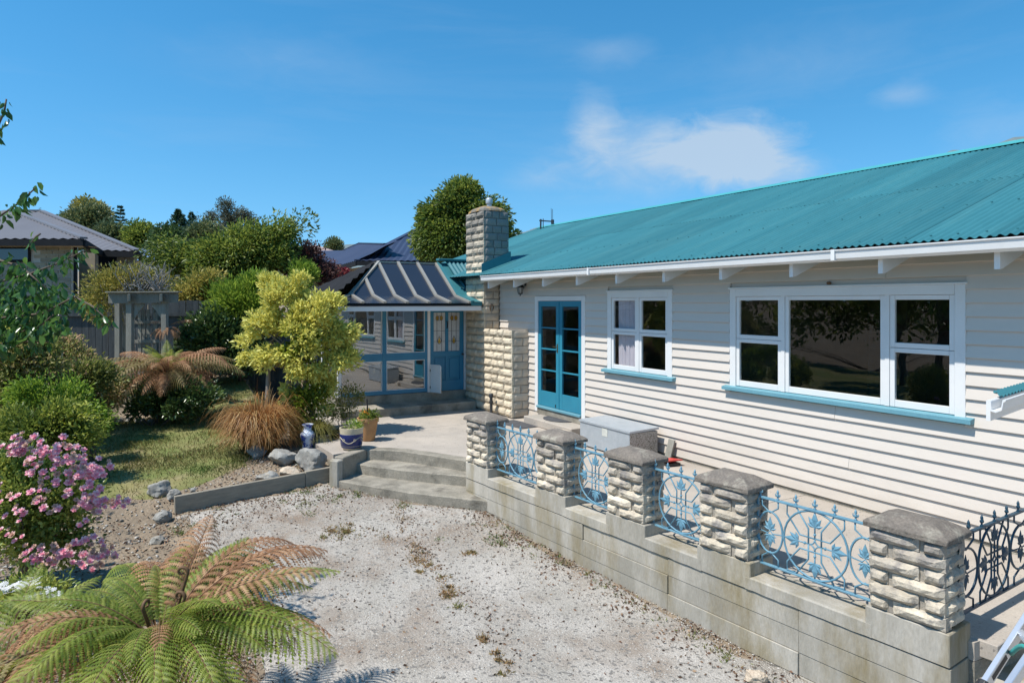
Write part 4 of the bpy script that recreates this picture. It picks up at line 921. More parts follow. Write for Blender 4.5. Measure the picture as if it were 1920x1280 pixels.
tp = thing('tap_pipe', 'short dark standpipe beside the stone hearth block', 'pipe', (-11.75, -.52, 0))
m = MB(); m.tube([(0, 0, 0), (0, 0, .36)], .03, 8); m.lathe([(.042, .24), (.042, .28)], n=8); m.lathe([(.045, .35), (.045, .41), (.03, .43)], n=8); smooth_angle(m.build('pipe', M['dark'], tp, world=False))
rd = thing('red_tray', 'small flat red tray on the terrace behind the metal box', 'tray', (-6.98, -.33, .0), R_(-8))
m = MB(); m.add([(-.14, -.12, .04), (.14, -.12, .075), (.14, .12, .075), (-.14, .12, .04), (-.14, -.12, .055), (.14, -.12, .09), (.14, .12, .09), (-.14, .12, .055)], [(3, 2, 1, 0), (4, 5, 6, 7), (0, 1, 5, 4), (1, 2, 6, 5), (2, 3, 7, 6), (3, 0, 4, 7)]); m.build('tray', M['red'], rd, world=False)
m = MB(); m.box((-.12, -.1, .001), (.12, .1, .04)); m.build('foot_block', M['black'], rd, world=False)
lb_ = thing('leaning_board', 'short grey board leaning on the wall at the end of the metal box', 'board', (-7.22, -.1, 0))
MB().bar((-7.22, -.14, .0), (-7.22, -.05, .27), .12, .025, (0, -1, .2)).build('board', M['greywood'], lb_, bevel=.003)
# low porch roof corner at the right edge of the view
A0 = P(1856, 752, 4.25); pr_ = thing('porch_roof', 'corner of a low porch roof with white gutter and turquoise sheet at the right edge', 'porch roof', tuple(A0))
pu = Vector((-.189, .982, 0)); pw = Vector((pu.y, -pu.x, 0))   # along the eave, and outwards
pf = lambda u, w, z: pu*u+pw*w+Vector((0, 0, z))
prof = [(0, 0), (0, -.06), (.03, -.068), (.062, -.05), (.07, .0), (.082, .008), (.082, .016), (.066, .016), (.056, -.045), (.03, -.058), (.008, -.052), (.006, 0)]
n = len(prof); mb = MB(); mb.add([pf(u, a, b) for u in (0, 1.7) for a, b in prof], [tuple(range(n)), tuple(range(2*n-1, n-1, -1))]+[(i, n+i, n+(i+1) % n, (i+1) % n) for i in range(n)])
o = mb.build('gutter', M['white'], pr_, world=False); bm = bmesh.new(); bm.from_mesh(o.data); bmesh.ops.recalc_face_normals(bm, faces=bm.faces); bm.to_mesh(o.data); bm.free()
m = MB(); m.add([pf(.02, -.002, -.125), pf(1.7, -.002, -.125), pf(1.7, -.002, .0), pf(.02, -.002, .0), pf(.02, -.025, -.125), pf(1.7, -.025, -.125), pf(1.7, -.025, .0), pf(.02, -.025, .0)], [(0, 1, 2, 3), (7, 6, 5, 4), (0, 4, 5, 1), (2, 6, 7, 3), (3, 7, 4, 0), (1, 5, 6, 2)]); m.build('fascia', M['white'], pr_, world=False)
m = MB(); corr_poly(m, [pf(.13, .03, .012), pf(1.7, .03, .012), pf(1.7, -.05, .024), pf(.26, -.05, .024)], tuple(-pw), .0762, .008, 6, .01); m.build('roof_sheet', M['turq'], pr_, True, world=False)
m = MB(); b0_ = pf(1.45, -.08, -.02); m.box((b0_.x-.045, b0_.y-.045, -A0.z-.2), (b0_.x+.045, b0_.y+.045, -.02)); m.build('post', M['white'], pr_, world=False)
# step ladder leaning at the lower right
ld = thing('ladder', 'aluminium folding ladder with black feet and green strap at the wall corner', 'ladder', tuple(P(1880, 1290, 3.55)[:2])+(-.62,))
q0, q1 = P(1846, 1284, 3.72), P(1960, 1105, 4.0); r0, r1 = P(1880, 1305, 3.45), P(1985, 1150, 3.75)
gnd = lambda v: hz(v.x, v.y)+.02
m = MB(); m.bar(q0, q1, .03, .062); m.build('rail', M['alu'], ld, bevel=.003)
m = MB(); m.bar(r0, r1, .03, .062); m.build('rail', M['alu'], ld, bevel=.003)
for k in (.55, .9): MB().bar(q0.lerp(q1, k), r0.lerp(r1, k), .03, .03).build('rung', M['alu'], ld)
for p_, d_ in ((q0, q1), (r0, r1)):
    dd = (d_-p_).normalized(); e = p_-dd*.05; foot = Vector((e.x, e.y, gnd(e)))
    m = MB(); m.tube([foot+Vector((0, 0, -.015)), foot+Vector((0, 0, .02)), e, p_+dd*.01], [.055, .05, .04, .038], 10); m.build('foot', M['black'], ld)
m = MB(); m.bar(q0.lerp(q1, .08)+Vector((0, 0, .0)), q0.lerp(q1, .30), .034, .03); m.build('label_strip', M['black'], ld)
a_, b_ = q0.lerp(q1, .36), r0.lerp(r1, .48); m = MB(); m.tube([a_.lerp(b_, u)+Vector((0, 0, .05*math.sin(u*math.pi)))-Vector((FWD[0], FWD[1], 0))*.035 for u in np.linspace(-.05, 1.05, 9)], .013, 6); m.build('strap', M['teal'], ld, True)

# ------------------------------------------------------------------ rocks
def rock_mesh(seed, m, sub=4, cuts=9):
    bm = bmesh.new(); bmesh.ops.create_icosphere(bm, subdivisions=sub, radius=1); r = random.Random(seed); off = Vector((seed*3.1, seed*1.7, 0))
    pl = [(Vector((r.gauss(0, 1), r.gauss(0, 1), r.gauss(0, .8))).normalized(), r.uniform(.55, .85)) for _ in range(cuts)]
    for v in bm.verts:
        for n_, d_ in pl:
            k = v.co.dot(n_)-d_
            if k > 0: v.co -= n_*k*.9
        v.co *= 1+.16*noise.noise(v.co*1.5+off)+.10*noise.noise(v.co*4+off)+.05*noise.noise(v.co*9+off)
    me = bpy.data.meshes.new('rock'); bm.to_mesh(me); bm.free(); me.materials.append(m); me.polygons.foreach_set('use_smooth', [True]*len(me.polygons))
    try: me.set_sharp_from_angle(angle=R_(28))
    except Exception: pass
    return me
def rock(px, py, f, w, h, label, seed, m='rock', rot=0., group='rocks along the lawn bed'):
    p = P(px, py, f); z = hz(p.x, p.y); s = w/2/1280*f; hh = h/2/1280*f
    o = bpy.data.objects.new('rock', rock_mesh(seed, M[m])); link(o); o.location = (p.x, p.y, z+hh*.62); o.scale = (s*1.08, s*.9, hh*1.15); o.rotation_euler = (0, 0, rot); props(o, label, 'rock', group)
rock(583, 862, 9.9, 58, 44, 'largest pale grey split rock at the right end of the bed', 3, rot=.5)
rock(533, 864, 10.1, 52, 34, 'brown streaked rock left of the largest pale rock', 8, rot=1)
rock(482, 862, 10.5, 48, 30, 'dark lumpy rock under the orange tussock', 12, rot=.2)
rock(541, 884, 9.65, 40, 18, 'low buff stone lying in front of the brown streaked rock', 15, 'whiterock', .3)
rock(502, 892, 9.45, 42, 24, 'smooth grey stone just behind the middle of the timber beam', 21, rot=.8)
rock(300, 914, 8.9, 48, 34, 'rounded dark rock at the shaded end of the lawn', 5, rot=.1)
rock(306, 945, 8.35, 36, 22, 'pale flat stone at the left end of the timber beam', 7, 'rock', .9)
rock(294, 981, 7.75, 28, 16, 'small dark stone in the shade below the beam end', 9, rot=.4)
rock(343, 1040, 6.75, 28, 12, 'half buried stone behind the brown fern fronds', 31, rot=1.4)
rock(326, 926, 8.75, 28, 20, 'grey stone wedged behind the beam end', 33, rot=.4)
rock(362, 908, 9.0, 14, 10, 'little bluish stone lying on the bare soil behind the beam', 36, rot=.4)
rock(1414, 1232, 5.05, 46, 30, 'rough cream stone lying on the gravel by the wall foot', 41, 'whiterock', .2, None)
for k, (x, y, w, h) in enumerate(((205, 785, 18, 10), (226, 786, 22, 11), (242, 785, 16, 12), (262, 787, 22, 10), (284, 785, 20, 9), (190, 788, 20, 10))):
    rock(x, y, 13.2, w, h, 'small grey edging stone at the back edge of the lawn, %s' % ('second from the left', 'third from the left, palest', 'taller than the others', 'longest and flattest', 'rightmost', 'leftmost, partly under the shrub')[k], 50+k, group='edging stones under the tree fern')

# ------------------------------------------------------------------ foliage
def nrm(a): return a/np.maximum(np.linalg.norm(a, axis=-1, keepdims=True), 1e-9)
def leaves(pos, d, size, aspect=.5, fold=.15, tint=None, curl=.0, mats=None, name='foliage', roll=None):
    """leaf blades: each a folded rhomb of two triangles pairs; pos base points, d directions, size lengths"""
    n = len(pos); d = nrm(d); ref = nrm(rng.normal(size=(n, 3)) if roll is None else roll); s = nrm(np.cross(d, ref)); u = np.cross(s, d)
    L = size[:, None]; w = L*aspect*.5
    b = pos; t = pos+d*L-u*L*curl; m = pos+d*L*.45
    l = m+s*w+u*L*fold; r = m-s*w+u*L*fold
    V = np.stack([b, l, t, r], 1).reshape(-1, 3); i = np.arange(n)*4
    F = np.concatenate([np.stack([i, i+2, i+1], 1), np.stack([i, i+3, i+2], 1)], 0)
    tn = np.concatenate([tint, tint]) if tint is not None else None
    return np_mesh(name, V, F, mats or [], False, tn)
def oval_leaves(pos, d, size, aspect, tint, curl, mats, name='foliage'):
    """larger pointed oval leaves, creased along the midrib and arched"""
    n = len(pos); d = nrm(d); s = nrm(np.cross(d, nrm(rng.normal(size=(n, 3))))); u = np.cross(s, d); L = size[:, None]; w = L*aspect*.5
    c = lambda t: pos+d*L*t-u*L*curl*t*t; f = u*L*.09
    V = np.stack([pos, c(.5), c(1.0), c(.25)+s*w*.85+f, c(.62)+s*w*.85+f, c(.25)-s*w*.85+f, c(.62)-s*w*.85+f], 1).reshape(-1, 3); i = np.arange(n)*7
    T = ((0, 1, 3), (3, 1, 4), (1, 2, 4), (0, 5, 1), (5, 6, 1), (1, 6, 2)); F = np.concatenate([np.stack([i+a, i+b, i+c_], 1) for a, b, c_ in T], 0)
    return np_mesh(name, V, F, mats, False, np.tile(tint, 6))
def clumps(blobs, k, n, sig, shell=.55, low=-.6):
    """clump centres near the skin of the ellipsoids, then leaf points about each centre"""
    C = []; vol = np.array([b[1][0]*b[1][1]+b[1][1]*b[1][2] for b in blobs]); kk = np.maximum(1, (k*vol/vol.sum()).astype(int))
    for (c, r), q in zip(blobs, kk):
        v = nrm(rng.normal(size=(q*3, 3))); v = v[v[:, 2] > low][:q]
        rad = (shell+(1-shell)*rng.random(len(v))**.6)[:, None]; C.append(np.array(c)+v*rad*np.array(r))
    C = np.concatenate(C); m = len(C); sz = rng.uniform(.6, 1.4, m)
    idx = rng.integers(0, m, n); off = rng.normal(size=(n, 3)); q = np.linalg.norm(off, axis=1, keepdims=True); off = off*np.minimum(1, 2.0/q)*(sig*sz[idx])[:, None]
    return C, idx, C[idx]+off, off
def bush(name, label, cat, base, blobs, m, k=60, n=5000, sig=.12, leaf=.07, aspect=.5, trunk=None, group=None, up=.25, droop=0., tint_c=.5, shell=.6, low=-.6, stems=6, bark='bark', top=None, curl=.15, part='foliage', limb=.02, split=0.):
    """blobs and base in world coordinates"""
    t = thing(name, label, cat, base, 0, group); bb = Vector(base)
    blobs = [(c, tuple(max(q*.45, q-1.1*sig-.35*leaf) for q in r)) for c, r in blobs]
    C, idx, pos, off = clumps(blobs, k, n, sig, shell, low)
    cen = np.mean([b[0] for b in blobs], 0)
    d = nrm(pos-cen)*.6+nrm(off+1e-6)*.5+rng.normal(size=pos.shape)*.45+np.array((0, 0, up-droop))
    ct = rng.random(len(C)); tint = np.clip(tint_c+(ct[idx]-.5)*.7+rng.normal(size=n)*.16, 0, 1)
    if top is not None:                                    # young growth towards the tips of the shoots
        o_ = np.linalg.norm((pos-cen)/np.max([b[1] for b in blobs], 0), axis=1); tint = np.clip(tint+(o_-.85)*top, 0, 1)
    me = leaves(pos-np.array(bb), d, leaf*rng.uniform(.6, 1.3, n), aspect, .12, tint, curl, [M[m]])
    o = bpy.data.objects.new(part, me); link(o, t); o['kind'] = 'stuff'
    mb = MB(); r = random.Random(len(C))
    tb = Vector((0, 0, -.08))
    if trunk:                                              # (height, radius)
        h, rad = trunk; topp = Vector((r.uniform(-.1, .1)*h, r.uniform(-.1, .1)*h, h)); mid_ = Vector((r.uniform(-.05, .05)*h, r.uniform(-.05, .05)*h, h*.5))
        mb.tube([tb, Vector((0, 0, .05)), mid_, topp], [rad*1.3, rad*1.08, rad*.85, rad*.65], 8); st = topp; lr = rad*.5
    else: st = None; lr = limb
    for i in range(stems):
        c = Vector(C[r.randrange(len(C))])-bb
        s0 = st if st is not None else Vector((r.uniform(-.08, .08), r.uniform(-.08, .08), -.05))
        m1_ = s0.lerp(c, .5)+Vector((r.uniform(-.1, .1), r.uniform(-.1, .1), r.uniform(0, .15)))*c.length*.3
        mb.tube([s0, s0.lerp(m1_, .55), m1_, c], [lr, lr*.75, lr*.5, lr*.18], 5)
    mb.build('trunk' if trunk else 'stems', M[bark], t, True, world=False)
    return t, C
def G(px, f): p = CF((px-960)/1280*f, f); return (p.x, p.y, hz(p.x, p.y))
def BL(px, py, f, rx, ry, rd=None):                        # ellipsoid seen at a picture point, radii in picture pixels
    p = P(px, py, f); k = f/1280; return (tuple(p), (rx*k, (rd or (rx+ry)/2)*k, ry*k)) if False else (tuple(p), (rx*k, rx*k*.9 if rd is None else rd*k, ry*k))
M['lf_dark'] = leafmat('dark_glossy_leaf', (.014, .026, .01), (.028, .052, .014), (.06, .09, .026), rough=.3, trans=.2, spec=.5, gain=2.2)
M['lf_mid'] = leafmat('mid_green_leaf', (.034, .052, .01), (.075, .105, .018), (.16, .175, .035), rough=.4, trans=.42, gain=2.2)
M['lf_bright'] = leafmat('bright_green_leaf', (.055, .1, .012), (.11, .175, .022), (.19, .24, .04), rough=.45, trans=.45, gain=2.0)
M['lf_yellow'] = leafmat('gold_green_leaf', (.09, .14, .014), (.27, .33, .03), (.64, .62, .15), rough=.4, trans=.35, gain=1.0)
M['lf_olive'] = leafmat('olive_leaf', (.03, .045, .02), (.06, .085, .035), (.13, .13, .05), rough=.5, trans=.25, gain=1.9)
M['lf_burg'] = leafmat('burgundy_leaf', (.035, .012, .014), (.075, .03, .026), (.13, .065, .04), rough=.45, trans=.3, gain=1.8)
M['lf_red'] = leafmat('red_leaf', (.16, .02, .03), (.28, .04, .05), (.35, .1, .08), rough=.45, trans=.3)
M['lf_mixed'] = leafmat('bronze_green_leaf', (.04, .05, .014), (.1, .115, .03), (.22, .16, .09), rough=.45, trans=.4, gain=2.5)
M['lf_rose'] = leafmat('rose_leaf', (.026, .042, .01), (.065, .09, .018), (.15, .16, .035), rough=.35, trans=.3, spec=.45, gain=3.0)
M['lf_cherry'] = leafmat('cherry_leaf', (.014, .045, .012), (.03, .085, .018), (.06, .13, .025), rough=.28, trans=.38, spec=.55, gain=1.5)
M['lf_pine'] = leafmat('conifer_leaf', (.012, .03, .016), (.022, .05, .022), (.05, .08, .03), rough=.6, trans=.12, gain=1.9)
M['lf_gum'] = leafmat('eucalyptus_leaf', (.04, .05, .035), (.075, .085, .055), (.12, .12, .08), rough=.5, trans=.2, gain=1.7)
M['lf_hazel'] = leafmat('dry_green_leaf', (.08, .085, .02), (.16, .16, .03), (.28, .24, .06), rough=.5, trans=.35, gain=1.6)
M['fern_g'] = leafmat('fern_green', (.06, .09, .014), (.14, .19, .028), (.26, .28, .06), rough=.5, trans=.42, gain=1.4)
M['fern_b'] = leafmat('fern_brown', (.14, .065, .03), (.27, .135, .065), (.4, .24, .13), rough=.7, trans=.25, gain=1.25)
M['rachis'] = mat('fern_stalk', (.16, .085, .035), (.11, .06, .03), rough=.7, scale=30)
M['tus_o'] = leafmat('orange_tussock_blade', (.2, .085, .025), (.36, .18, .055), (.52, .37, .16), rough=.5, trans=.3)
M['tus_g'] = leafmat('olive_tussock_blade', (.1, .1, .02), (.2, .19, .045), (.32, .28, .1), rough=.5, trans=.3)
M['grass'] = leafmat('lawn_blade', (.07, .11, .02), (.2, .19, .06), (.36, .28, .14), rough=.7, trans=.3)
M['petal'] = leafmat('rose_petal', (.86, .3, .42), (.88, .46, .53), (.88, .64, .65), rough=.8, trans=.3, hue=.5, spec=.1)
M['fade'] = leafmat('faded_petal', (.55, .36, .25), (.62, .42, .32), (.7, .48, .42), rough=.7, trans=.3)
M['daisy'] = leafmat('white_petal', (.75, .75, .75), (.8, .8, .8), rough=.6, trans=.25)
M['fleck'] = leafmat('leaf_litter', (.06, .035, .022), (.19, .1, .06), (.36, .25, .16), rough=.85, trans=.1)

# trees and shrubs, far to near -------------------------------------------------
def far_blobs(*a): return [BL(*q) for q in a]
bush('olive_tree', 'broad rounded olive-green tree with rusty crown behind the grey roofed house', 'tree', G(165, 62), far_blobs((140, 425, 62, 24, 28), (178, 412, 62, 22, 22), (150, 440, 62, 38, 22), (185, 445, 62, 18, 25)), 'lf_olive', 80, 24000, .6, .26, .6, (6, .35), tint_c=.55)
bush('rusty_tree', 'rust tinted treetop rising out of the broad olive-green tree', 'tree', G(185, 66), far_blobs((162, 396, 66, 12, 9), (182, 408, 66, 14, 18)), 'lf_hazel', 34, 8000, .5, .26, .6, (8, .3), tint_c=.6)
def conifer(name, label, px, f, top, bot, w, n, norfolk=False, m='lf_pine', lean=0):
    base = G(px, f); bb = np.array(base); zt = 2.2+(567-top)/1280*f; zb = 2.2+(567-bot)/1280*f; rad = w/2/1280*f
    t = thing(name, label, 'tree', base); pos = []; dr = []
    tiers = 13 if norfolk else 22
    for i in range(tiers):
        q = (i+.5)/tiers; z = zb+(zt-zb)*q; R = rad*(1-q)**(.8 if norfolk else .7)*(1 if norfolk else rng.uniform(.75, 1.1))+.1
        nb = 9 if norfolk else 8
        for j in range(nb):
            a = rng.uniform(0, 6.283); Rj = R*rng.uniform(.7, 1.05); k = max(3, int(n/tiers/nb))
            u = rng.random(k)**.7
            x = Rj*u; zz = z+(.22*x if norfolk else -.12*x)+rng.normal(size=k)*.06*rad*(1 if not norfolk else .5)
            sp = rng.normal(size=k)*(.10 if norfolk else .2)*x
            pos.append(np.stack([np.cos(a)*x-np.sin(a)*sp, np.sin(a)*x+np.cos(a)*sp, zz-bb[2]], 1)); dr.append(np.stack([np.cos(a)*np.ones(k), np.sin(a)*np.ones(k), (.5 if norfolk else -.15)*np.ones(k)], 1)+rng.normal(size=(k, 3))*.45)
    pos = np.concatenate(pos); dr = np.concatenate(dr); nn = len(pos)
    o = bpy.data.objects.new('foliage', leaves(pos, dr, rad*.13*rng.uniform(.6, 1.3, nn), .35, .1, np.clip(rng.normal(.5, .25, nn), 0, 1), .1, [M[m]])); link(o, t); o['kind'] = 'stuff'
    MB().tube([(0, 0, -.2), (0, 0, zt-bb[2]-.2)], [rad*.09, rad*.02], 7).build('trunk', M['bark'], t, True, world=False)
conifer('norfolk_pine', 'tall symmetrical dark conifer with upturned branch tiers', 225, 60, 386, 470, 46, 6500, True)
conifer('dark_conifer', 'dense dark conifer, taller of the touching pair', 334, 55, 394, 480, 62, 9000)
conifer('dark_conifer', 'dense dark conifer, smaller and right of the touching pair', 359, 56, 398, 470, 40, 6000)
conifer('tiny_conifer', 'tiny conifer tip showing over the grey ridge', 75, 70, 389, 420, 14, 900)
bush('gum_tree', 'airy open eucalyptus with bare limbs above the green garden tree', 'tree', G(437, 70), far_blobs((424, 387, 70, 13, 7), (400, 409, 70, 12, 8), (392, 424, 70, 12, 8), (452, 404, 70, 15, 9), (432, 415, 70, 18, 10), (470, 416, 70, 14, 7), (420, 402, 70, 10, 7), (380, 412, 70, 6, 4)), 'lf_gum', 70, 6000, .35, .24, .35, (5, .3), stems=26, bark='greybark', limb=.1)
for (px, py, f, rx, ry, m, lab) in ((262, 446, 52, 26, 18, 'lf_mid', 'round green tree between the conifers, below the little chimney'), (316, 452, 50, 22, 20, 'lf_dark', 'dark shrubby tree under the conifer pair'), (210, 446, 54, 26, 18, 'lf_olive', 'olive shrubby tree left of the round green tree'),
                               (388, 442, 52, 34, 14, 'lf_olive', 'low olive tree below the eucalyptus'), (626, 463, 90, 8, 6, 'lf_olive', 'tiny treetop just above the far blue ridge')):
    bush('far_tree', lab, 'tree', G(px, f), [BL(px, py, f, rx, ry)], m, 30, 6500, .45, .22, .6, (3, .2), group='trees beyond the houses')
bush('broad_tree', 'big dense dark green tree standing behind the stone chimney', 'tree', G(862, 24), far_blobs((855, 395, 24, 50, 45), (870, 365, 24, 34, 24), (818, 420, 24, 38, 40), (840, 455, 24, 68, 55), (905, 420, 24, 52, 50), (935, 450, 24, 30, 35), (966, 445, 24, 13, 14), (865, 350, 24, 16, 13)), 'lf_mid', 210, 42000, .22, .15, .45, (2.6, .2), tint_c=.3, droop=.5, stems=16)
bush('garden_tree', 'wide dark green tree with level layered branches left of the sunroom', 'tree', G(440, 20), far_blobs((435, 488, 20, 92, 42), (505, 478, 20, 58, 42), (345, 490, 20, 52, 32), (470, 452, 20, 62, 24), (528, 436, 20, 40, 15), (556, 420, 20, 20, 10), (330, 474, 20, 44, 16), (420, 525, 20, 80, 45), (288, 474, 20, 26, 9)), 'lf_mid', 240, 42000, .2, .125, .4, (1.6, .14), tint_c=.42, droop=.25, stems=22)
bush('gold_shrub', 'yellowish green leafy shrub beside the arbour', 'shrub', G(362, 17.8), far_blobs((362, 555, 17.8, 46, 26), (340, 572, 17.8, 36, 18), (385, 530, 17.8, 40, 22)), 'lf_hazel', 60, 4500, .13, .11, .5, tint_c=.7)
bush('burgundy_shrub', 'large dark burgundy leaved shrub behind the gold tree', 'shrub', G(570, 20.5), far_blobs((560, 500, 20.5, 48, 36), (600, 515, 20.5, 36, 32), (535, 485, 20.5, 28, 18), (575, 477, 20.5, 30, 12)), 'lf_burg', 90, 13000, .15, .09, .45, tint_c=.5)
bush('red_shrub', 'small red leaved shrub beside the sunroom roof', 'shrub', G(645, 22), far_blobs((640, 516, 22, 18, 11), (628, 525, 22, 14, 12)), 'lf_red', 20, 900, .1, .12, .45, tint_c=.4)
bush('fine_green_shrub', 'bright fine leaved green shrub in front of the burgundy shrub', 'shrub', G(572, 18.5), far_blobs((572, 515, 18.5, 26, 24), (565, 540, 18.5, 24, 22)), 'lf_bright', 50, 5000, .12, .10, .16, up=.9, tint_c=.5)
bush('fine_green_shrub', 'bright fine leaved green shrub spreading behind the left of the gold tree', 'shrub', G(450, 16.8), far_blobs((478, 528, 16.8, 34, 22), (440, 555, 16.8, 50, 34), (420, 600, 16.8, 46, 40), (475, 580, 16.8, 42, 46)), 'lf_bright', 120, 12000, .14, .11, .16, up=.9, tint_c=.5)
bush('camellia_bush', 'dark glossy rounded bush at the back of the lawn', 'shrub', G(398, 16.4), far_blobs((392, 632, 16.4, 58, 55), (420, 660, 16.4, 60, 50), (360, 655, 16.4, 32, 42), (460, 655, 16.4, 50, 55)), 'lf_dark', 140, 14000, .13, .10, .55, tint_c=.5, stems=9)
bush('arbour_creeper', 'tangled brown-green creeper with bare grey twigs over the arbour', 'creeper', G(258, 15.6), far_blobs((250, 525, 15.4, 55, 24), (205, 535, 15.4, 40, 34), (180, 565, 15.4, 34, 34), (195, 590, 15.4, 26, 30), (300, 535, 15.4, 30, 18)), 'lf_hazel', 90, 6500, .14, .08, .3, stems=10, bark='twig', tint_c=.55)
mb = MB(); r_ = random.Random(4); base = bpy.data.objects['arbour_creeper']
for i in range(170):
    p = P(r_.uniform(232, 305), 546-abs(r_.gauss(0, 1))*4, 15.1+r_.uniform(-.3, .5)); q = p+Vector((r_.uniform(-.4, .4), r_.uniform(-.4, .4), r_.uniform(.1, .62))); w = p.lerp(q, .5)+Vector((r_.uniform(-.12, .12), r_.uniform(-.12, .12), .06))
    mb.tube([p, w, q], [.012, .009, .004], 4, False)
o = mb.build('bare_twigs', M['twig'], base, True); o['kind'] = 'stuff'

# the gold tree, with its stems
t, C = bush('gold_tree', 'small many-stemmed tree with yellow-green leaves in front of the sunroom', 'tree', G(545, 11.4), far_blobs((535, 560, 11.4, 46, 36, 44), (590, 588, 11.3, 52, 40, 44), (500, 610, 11.4, 42, 36, 44), (560, 622, 11.1, 46, 38, 36), (618, 630, 11.5, 50, 36, 44), (636, 672, 11.4, 40, 32, 36), (520, 668, 11.2, 48, 26, 40), (474, 676, 11.3, 32, 20, 26), (572, 690, 11.2, 44, 34, 36), (602, 722, 11.4, 34, 26, 30), (512, 528, 11.5, 32, 18, 26), (560, 528, 11.4, 26, 16, 26), (625, 566, 11.4, 30, 20, 24), (545, 735, 11.3, 22, 24, 22), (655, 625, 11.4, 22, 20, 22), (458, 640, 11.5, 20, 18, 20), (600, 760, 11.4, 22, 18, 22), (575, 650, 11.1, 40, 26, 30)), 'lf_yellow', 235, 17500, .06, .085, .46, tint_c=.25, top=1.3, droop=.2, stems=0, shell=.62)
o_ = next(c for c in t.children if c.name.startswith('stems')); bpy.data.objects.remove(o_)
bb = Vector(t.location); r_ = random.Random(9)
for pts in (((500, 812), (501, 760), (503, 700), (508, 640)), ((549, 818), (546, 770), (541, 715), (548, 650)), ((562, 818), (566, 770), (572, 720), (590, 650)), ((570, 815), (588, 760), (607, 725), (618, 690)), ((555, 818), (553, 775), (560, 730), (565, 640))):
    m = MB(); q = [P(x, y, 11.4+r_.uniform(-.1, .1)) for x, y in pts]; q[0].z = hz(q[0].x, q[0].y)-.05
    m.tube(q, [.048, .042, .036, .02], 7)
    for i in range(7):
        s = q[-1].lerp(q[-2], r_.random()); c = Vector(C[r_.randrange(len(C))])
        if (c-s).length < 1.3: m.tube([s, s.lerp(c, .5)+Vector((0, 0, .06)), c], [.017, .011, .004], 5)
    m.build('stem', M['greybark'], t, True)
# tussocks
def tussock(label, px, f, rx, h, n, m, wdt=.008, spread=1.0, name='tussock', group=None, droop=1.0):
    base = G(px, f); t = thing(name, label, 'grass tussock', base, 0, group); k = 7
    a = rng.uniform(0, 6.283, n); out = rng.random(n)**.6*rx*spread; hh = h*rng.uniform(.45, 1.1, n)*(1.0-.12*out/rx); lo_ = rng.random(n) < .05; hh = hh*np.where(lo_, 1.25, 1); out = out*np.where(lo_, 1.25, 1)
    b0 = np.stack([np.cos(a)*out*.3, np.sin(a)*out*.3, np.zeros(n)-.03], 1); u = np.linspace(0, 1, k)
    dirn = np.stack([np.cos(a), np.sin(a), 0*a], 1); sd_ = np.stack([-np.sin(a), np.cos(a), 0*a], 1); wob = rng.normal(size=n)*.28*rx; qq = (out/rx/spread)*rng.uniform(.7, 1.15, n)
    V = np.zeros((n, k, 2, 3))
    for i, x in enumerate(u):
        c = b0+dirn*(out*.75*x**1.15)[:, None]+sd_*(wob*x*x)[:, None]; c[:, 2] += hh*((1-qq)*x*1.05+qq*(2.9*x-(2.0+.5*droop)*x*x))
        w = (wdt*(1-x**1.5)+.0012)*rng.uniform(.7, 1.3, n); V[:, i, 0] = c+sd_*w[:, None]; V[:, i, 1] = c-sd_*w[:, None]
    V = V.reshape(-1, 3); i = np.arange(n)[:, None]*(2*k)+np.arange(k-1)[None]*2; i = i.ravel(); F = np.stack([i, i+1, i+3, i+2], 1)
    tint = np.repeat(np.clip(rng.normal(.5, .25, n), 0, 1), k-1)
    o = bpy.data.objects.new('blades', np_mesh('blades', V, F, [M[m]], True, tint)); link(o, t); o['kind'] = 'stuff'; return t
tussock('big orange-brown grass tussock beside the gold tree', 488, 10.7, .72, .92, 3000, 'tus_o', .006, droop=1.0)
tussock('olive yellow grass tussock below the fence', 166, 13.2, .62, .62, 1300, 'tus_g', .008)
tussock('dull shaded grass clump under the gold tree', 592, 11.0, .42, .55, 900, 'tus_g', .005, droop=1.5)
tussock('small reddish grass clump behind the blue banded pot', 650, 11.2, .32, .5, 500, 'tus_o', .005, droop=1.4)
# left shrubs
bush('bronze_shrub', 'tall bronze and green shrub at the left edge', 'shrub', G(60, 10.8), far_blobs((45, 660, 10.8, 62, 55), (20, 720, 10.8, 70, 70), (95, 690, 10.8, 36, 60), (10, 625, 10.8, 40, 28), (60, 760, 10.8, 70, 60)), 'lf_mixed', 150, 15000, .10, .07, .5, tint_c=.45, stems=9)
bush('mixed_shrub', 'dark mottled shrub between the bronze shrub and the tree fern', 'shrub', G(165, 11.6), far_blobs((160, 720, 11.6, 46, 46), (190, 700, 11.6, 30, 34), (145, 770, 11.6, 46, 40)), 'lf_mixed', 90, 8000, .10, .065, .5, tint_c=.35)
bush('berry_bush', 'low dark green bush with yellow tipped shoots above the roses', 'shrub', G(110, 9.4), far_blobs((75, 810, 9.4, 75, 40), (150, 815, 9.4, 48, 36), (120, 775, 9.4, 46, 22), (20, 800, 9.4, 46, 45)), 'lf_mid', 110, 11000, .09, .06, .45, tint_c=.22, top=.5)
m = MB(); base = bpy.data.objects['berry_bush']
tips = []
for (x0, y0, x1, y1) in ((95, 800, 160, 760), (110, 800, 172, 776), (70, 800, 100, 768), (0, 640, 20, 590), (0, 620, 26, 605)):
    for u in np.linspace(0, 1, 12): tips.append((x0+(x1-x0)*u, y0+(y1-y0)*u, 9.2 if y0 > 700 else 9.8))
pp = np.repeat(np.array([P(*q) for q in tips]), 5, 0)+rng.normal(size=(len(tips)*5, 3))*.035; bt_ = np.array(base.location)
